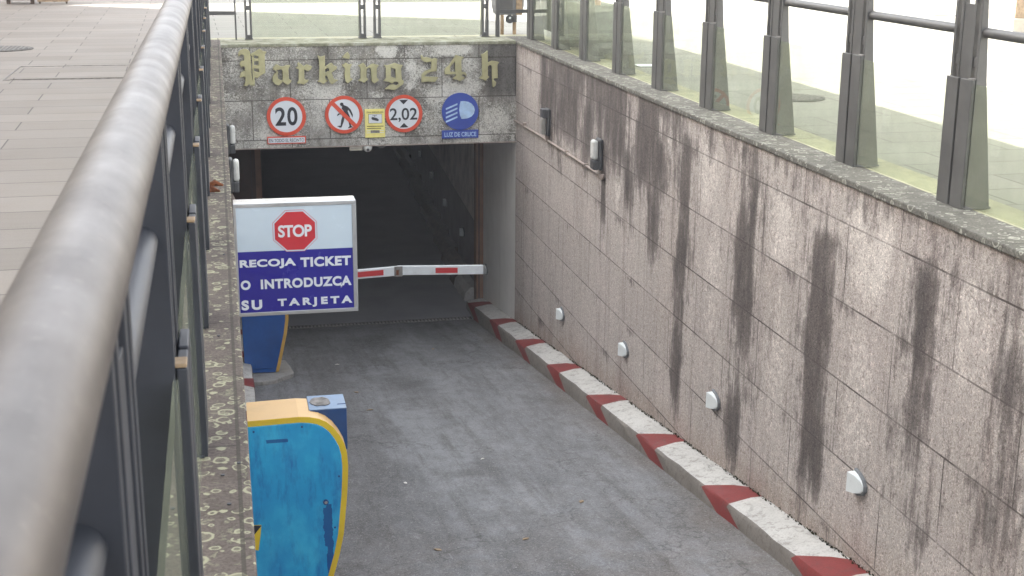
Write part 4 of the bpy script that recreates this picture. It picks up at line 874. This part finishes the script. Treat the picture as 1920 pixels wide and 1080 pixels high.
LFL = ['pale scrap on the ramp just right of the barrier cabinet', 'tan leaf on the ramp farthest from the viewer, below the barrier arm', 'tan leaf on the ramp just beyond the near ticket machine head', 'pale scrap on the ramp right of the blue machine side',
       'tan leaf nearest the viewer on the open ramp', 'small tan leaf between the ticket machine and the barrier cabinet', 'pale scrap in the middle of the ramp', 'tan leaf low on the ramp, level with the machine lock', 'tan leaf on the ramp closest to the painted kerb']
for k, (px, py) in enumerate(((632, 683), (812, 654), (694, 768), (760, 905), (985, 1010), (668, 735), (905, 860), (820, 1030), (1090, 940))):
    r = px_ray(px, py); q = (FZ0 - 1.5 + 0.006) / (r.z - FS * r.y); c = Vector((r.x * q, r.y * q, 1.5 + r.z * q)); a = k * 1.7; sz = 0.018 + 0.004 * (k % 3)
    b = MB(); top = [(c.x + sz * rr * math.cos(a + t_), c.y + sz * rr * math.sin(a + t_), c.z + 0.004 * (i % 2) + FS * sz * rr * math.sin(a + t_)) for i, (t_, rr) in enumerate(((0, 1.6), (0.7, 0.8), (1.6, 0.7), (2.6, 0.9), (3.3, 1.3), (4.2, 0.7), (5.3, 0.8)))]
    b.add(top + [(x, y, z - 0.003) for x, y, z in top], [tuple(range(7)), tuple(range(7, 14))] + [(i, (i + 1) % 7, 7 + (i + 1) % 7, 7 + i) for i in range(7)], 'tan_wood' if k % 3 else 'dirty_white')
    o = b.build('fallen_leaf'); meta(o, LFL[k], 'leaf', 'scraps scattered on the ramp')
# ------------------------------------------------------------------ plaza details
def ring_cover(cx, cy, r, label, mat='iron'):
    t = thing('manhole_cover', (cx, cy, 0), label, 'manhole cover'); z = -0.010
    b = MB(); b.prism([(cx + r * math.cos(a), cy + r * math.sin(a)) for a in [k * math.pi / 20 for k in range(40)]], z - 0.02, z + 0.006, mat, 'z'); b.build('rim', t)
    b = MB()
    for k in range(-6, 7):
        h = math.sqrt(max(0.0, (r * 0.88) ** 2 - (k * r * 0.14) ** 2)); b.box(cx + k * r * 0.14 - r * 0.035, cx + k * r * 0.14 + r * 0.035, cy - h, cy + h, z + 0.006, z + 0.012, 'dust_grey')
    b.build('lid', t); return t
ring_cover(-2.42, 16.75, 0.34, 'round ribbed manhole cover in the paving at the left edge')
ring_cover(4.86, 11.15, 0.26, 'round manhole cover in the greenish paving behind the right glass fence')
T = thing('utility_cover', (-1.5, 14.1, 0), 'rectangular inset utility cover filled with paving in the left plaza', 'access cover')
b = MB(); X0, X1, Y0, Y1 = -1.98, -0.80, 13.55, 14.75
for a, c, d, e in ((X0, X1, Y0, Y0 + .012), (X0, X1, Y1 - .012, Y1), (X0, X0 + .012, Y0 + .012, Y1 - .012), (X1 - .012, X1, Y0 + .012, Y1 - .012)): b.box(a, c, d, e, -0.02, -0.006, 'dust_grey')
b.build('frame', T)
b = MB(); b.box(X0 + .06, X1 - .06, Y0 + .06, Y1 - .06, -0.02, -0.006, 'paving'); b.build('lid', T)
T = thing('floor_light', (4.33, 13.85, 0), 'small white light strip set in the paving behind the right fence', 'floor light')
b = MB(); b.box(4.27, 4.46, 13.78, 13.98, -0.02, -0.002, 'marker_lens'); b.build('lens', T, 0.004)
b = MB(); b.box(4.255, 4.475, 13.765, 13.995, -0.02, -0.006, 'iron'); b.build('frame', T)
# litter bin behind the far corner
T = thing('litter_bin', (3.75, 18.0, 0), 'grey litter bin on two tan legs behind the far corner of the fence', 'bin')
b = MB(); b.prism([(3.575, 1.0), (3.575, 0.36), (3.60, 0.24), (3.93, 0.24), (3.955, 0.36), (3.955, 1.0)], 17.95, 18.25, 'bin_grey'); b.build('body', T, 0.01)
b = MB(); b.box(3.62, 3.80, 17.938, 17.95, 0.28, 0.95, 'veiled_grey_metal'); b.build('front_panel', T, 0.004)
b = MB(); b.box(3.845, 3.93, 17.936, 17.95, 0.24, 1.0, 'tan_wood'); b.build('side_slat', T, 0.004)
for x in (3.640, 3.805):
    b = MB(); b.box(x, x + 0.042, 17.93, 17.972, -0.012, 0.24, 'tan_wood'); b.build('leg', T, 0.003)
b = MB(); b.disc(3.755, 0.19, 17.90, 17.93, 0.055, 'lamp_plastic', 24); b.disc(3.755, 0.205, 17.893, 17.90, 0.015, 'marker_lens', 16); b.box(3.79, 3.85, 17.90, 17.93, 0.15, 0.24, 'veiled_grey_metal'); b.build('latch', T, 0.002)
# stone bench behind the glass
T = thing('stone_bench', (4.25, 15.6, 0), 'greenish grey stone bench seen through the far end of the right glass fence', 'bench')
b = MB(); b.prism([(14.55, 0.10), (14.62, 0.30), (14.85, 0.55), (17.2, 0.55), (17.2, 0.12), (15.9, 0.12), (15.7, 0.24), (15.2, 0.24), (15.05, 0.10)], 4.0, 4.35, 'bench_stone', 'x'); b.build('seat', T, 0.02)
for y in (14.62, 16.0): b = MB(); b.box(4.03, 4.32, y, y + 0.3, -0.012, 0.13, 'bench_stone'); b.build('foot', T, 0.01)
T = thing('paper_cup', (4.12, 14.95, 0.55), 'small pinkish cup left on the end of the stone bench', 'cup')
b = MB(); b.tube([(4.12, 14.92, 0.55), (4.12, 14.92, 0.64)], [0.030, 0.040], 'person_skin', 20); b.build('body', T, 0, True)
b = MB(); b.tube([(4.12, 14.92, 0.64), (4.12, 14.92, 0.652)], [0.043, 0.040], 'dirty_white', 20); b.build('lid', T, 0, True)
# far left things
T = thing('planter', (-3.3, 25.6, 0), 'dark brown wooden planter standing at the far left beyond the sunlit strip', 'planter')
b = MB(); b.box(-3.52, -3.03, 25.15, 25.6, 0.05, 0.55, 'dark_wood'); b.build('box', T, 0.01)
b = MB(); b.box(-3.50, -3.44, 25.17, 25.23, -0.012, 0.05, 'dark_wood'); b.box(-3.11, -3.05, 25.17, 25.23, -0.012, 0.05, 'dark_wood'); b.build('foot', T)
b = MB(); random.seed(5)
for k in range(260):
    c = Vector((random.uniform(-3.5, -3.05), random.uniform(25.2, 25.55), random.uniform(0.52, 0.85))); r = 0.03
    b.add([c + Vector([random.uniform(-r, r) for _ in range(3)]) for _ in range(3)], [(0, 1, 2)], 'moss')
b.build('leaves', T)
T = thing('wooden_crate', (-2.85, 25.3, 0), 'tan slatted wooden crate beside the dark planter at the far left', 'crate')
b = MB()
for k in range(4): b.box(-3.0, -2.50, 25.2, 25.22, 0.02 + k * 0.10, 0.10 + k * 0.10, 'tan_wood')
for k in range(4): b.box(-2.52, -2.50, 25.22, 25.6, 0.02 + k * 0.10, 0.10 + k * 0.10, 'tan_wood')
b.build('slats', T, 0.002)
b = MB()
for x in (-2.98, -2.54): b.box(x, x + 0.03, 25.222, 25.25, -0.012, 0.42, 'dark_wood')
b.build('frame', T)
# pillar and terrace chairs on the sunlit side
T = thing('stone_pillar', (10.85, 17.4, 0), 'tan square pillar on the sunlit paving at the top right edge', 'pillar')
b = MB(); b.box(10.70, 11.05, 17.3, 17.65, 0.18, 2.6, 'tan_wood'); b.build('shaft', T, 0.01)
b = MB(); b.box(10.66, 11.09, 17.26, 17.69, -0.012, 0.18, 'stone_pale'); b.build('base', T, 0.01)
def chair(cx, cy, rz, label):
    T = thing('terrace_chair', (0, 0, 0), label, 'chair', 'terrace chairs in the sun')
    b = MB(); b.box(-0.21, 0.21, -0.21, 0.21, 0.43, 0.46, 'chair_pink'); b.build('seat', T, 0.01)
    b = MB(); b.box(-0.21, 0.21, 0.19, 0.22, 0.55, 0.85, 'chair_pink'); b.build('backrest', T, 0.01)
    for x in (-0.19, 0.19):
        for y, h in ((-0.19, 0.43), (0.205, 0.85)):
            b = MB(); b.tube([(x, y, -0.012), (x, y, h)], 0.012, 'steel', 8); b.build('leg', T, 0, True)
    T.location = (cx, cy, 0); T.rotation_euler.z = rz; return T
chair(10.9, 20.9, 0.5, 'pinkish terrace chair beyond the fence rail, left of the tallest visible post')
chair(12.3, 20.3, -0.7, 'pinkish terrace chair closest to the tan pillar at the top right')

# ------------------------------------------------------------------ buildings round the plaza (they shade it and bounce its light)
def building(name, x0, x1, y0, y1, h, mat, face, label):
    t = thing(name, ((x0 + x1) / 2, (y0 + y1) / 2, 0), label, 'building')
    b = MB(); b.box(x0, x1, y0, y1, -0.2, h, mat); b.build('wall', t)
    b = MB(); b.box(x0 - 0.0, x1 + 0.0, y0 - 0.0, y1 + 0.0, h + 0.002, h + 0.25, 'roof_tile'); b.build('roof', t)
    n = int(h // 3.6)
    for fl in range(n):
        z = 1.0 + fl * 3.6
        if face in ('+x', '-x'):
            xs = x1 if face == '+x' else x0; s = 1 if face == '+x' else -1; y = y0 + 2.5
            while y < y1 - 2:
                b = MB(); b.box(min(xs, xs + s * 0.06), max(xs, xs + s * 0.06), y, y + 1.2, z, z + 2.1, 'stone_pale'); w = b.build('window', t)
                b = MB(); b.box(min(xs + s * .061, xs + s * 0.07), max(xs + s * .061, xs + s * 0.07), y + 0.12, y + 1.08, z + 0.12, z + 1.98, 'window_glass'); b.build('pane', w); y += 3.4
        else:
            x = x0 + 2.5
            while x < x1 - 2:
                b = MB(); b.box(x, x + 1.2, y0 - 0.06, y0, z, z + 2.1, 'stone_pale'); w = b.build('window', t)
                b = MB(); b.box(x + 0.12, x + 1.08, y0 - 0.07, y0 - 0.061, z + 0.12, z + 1.98, 'window_glass'); b.build('pane', w); x += 3.4
    return t
H = 13.48 * math.tan(SUN_EL)
building('stone_building', -26, -6.03, -32, 27.0, H - 0.25, 'plaster_wall', '+x', 'pale plastered building on the left side of the plaza whose shade covers the ramp')
building('stone_building', -28, -5.0, 33.0, 48, 14.7 * math.tan(SUN_EL) - 0.25, 'plaster_wall', '-y', 'pale plastered building closing the plaza far beyond the portal')
building('stone_building', 30, 44, -30, 60, 12, 'plaster_wall', '-x', 'unseen pale building added on the right of the plaza to bounce light')  # added out of view to bounce warm light onto the plaza

# ------------------------------------------------------------------ thin haze volume added to lift the blacks in the tunnel mouth
hm = bpy.data.materials.new('haze'); hm.use_nodes = True; ht = hm.node_tree
for nd in list(ht.nodes):
    if nd.type == 'BSDF_PRINCIPLED': ht.nodes.remove(nd)
pv = ht.nodes.new('ShaderNodeVolumePrincipled'); pv.inputs['Color'].default_value = (0.95, 0.95, 0.97, 1); pv.inputs['Density'].default_value = 0.0023
ht.links.new(pv.outputs[0], ht.nodes['Material Output'].inputs['Volume']); MAT['haze'] = hm
b = MB(); b.box(-402, 402, -402, 502, -6.2, 15.5, 'haze'); hz = b.build('haze'); hz['kind'] = 'stuff'
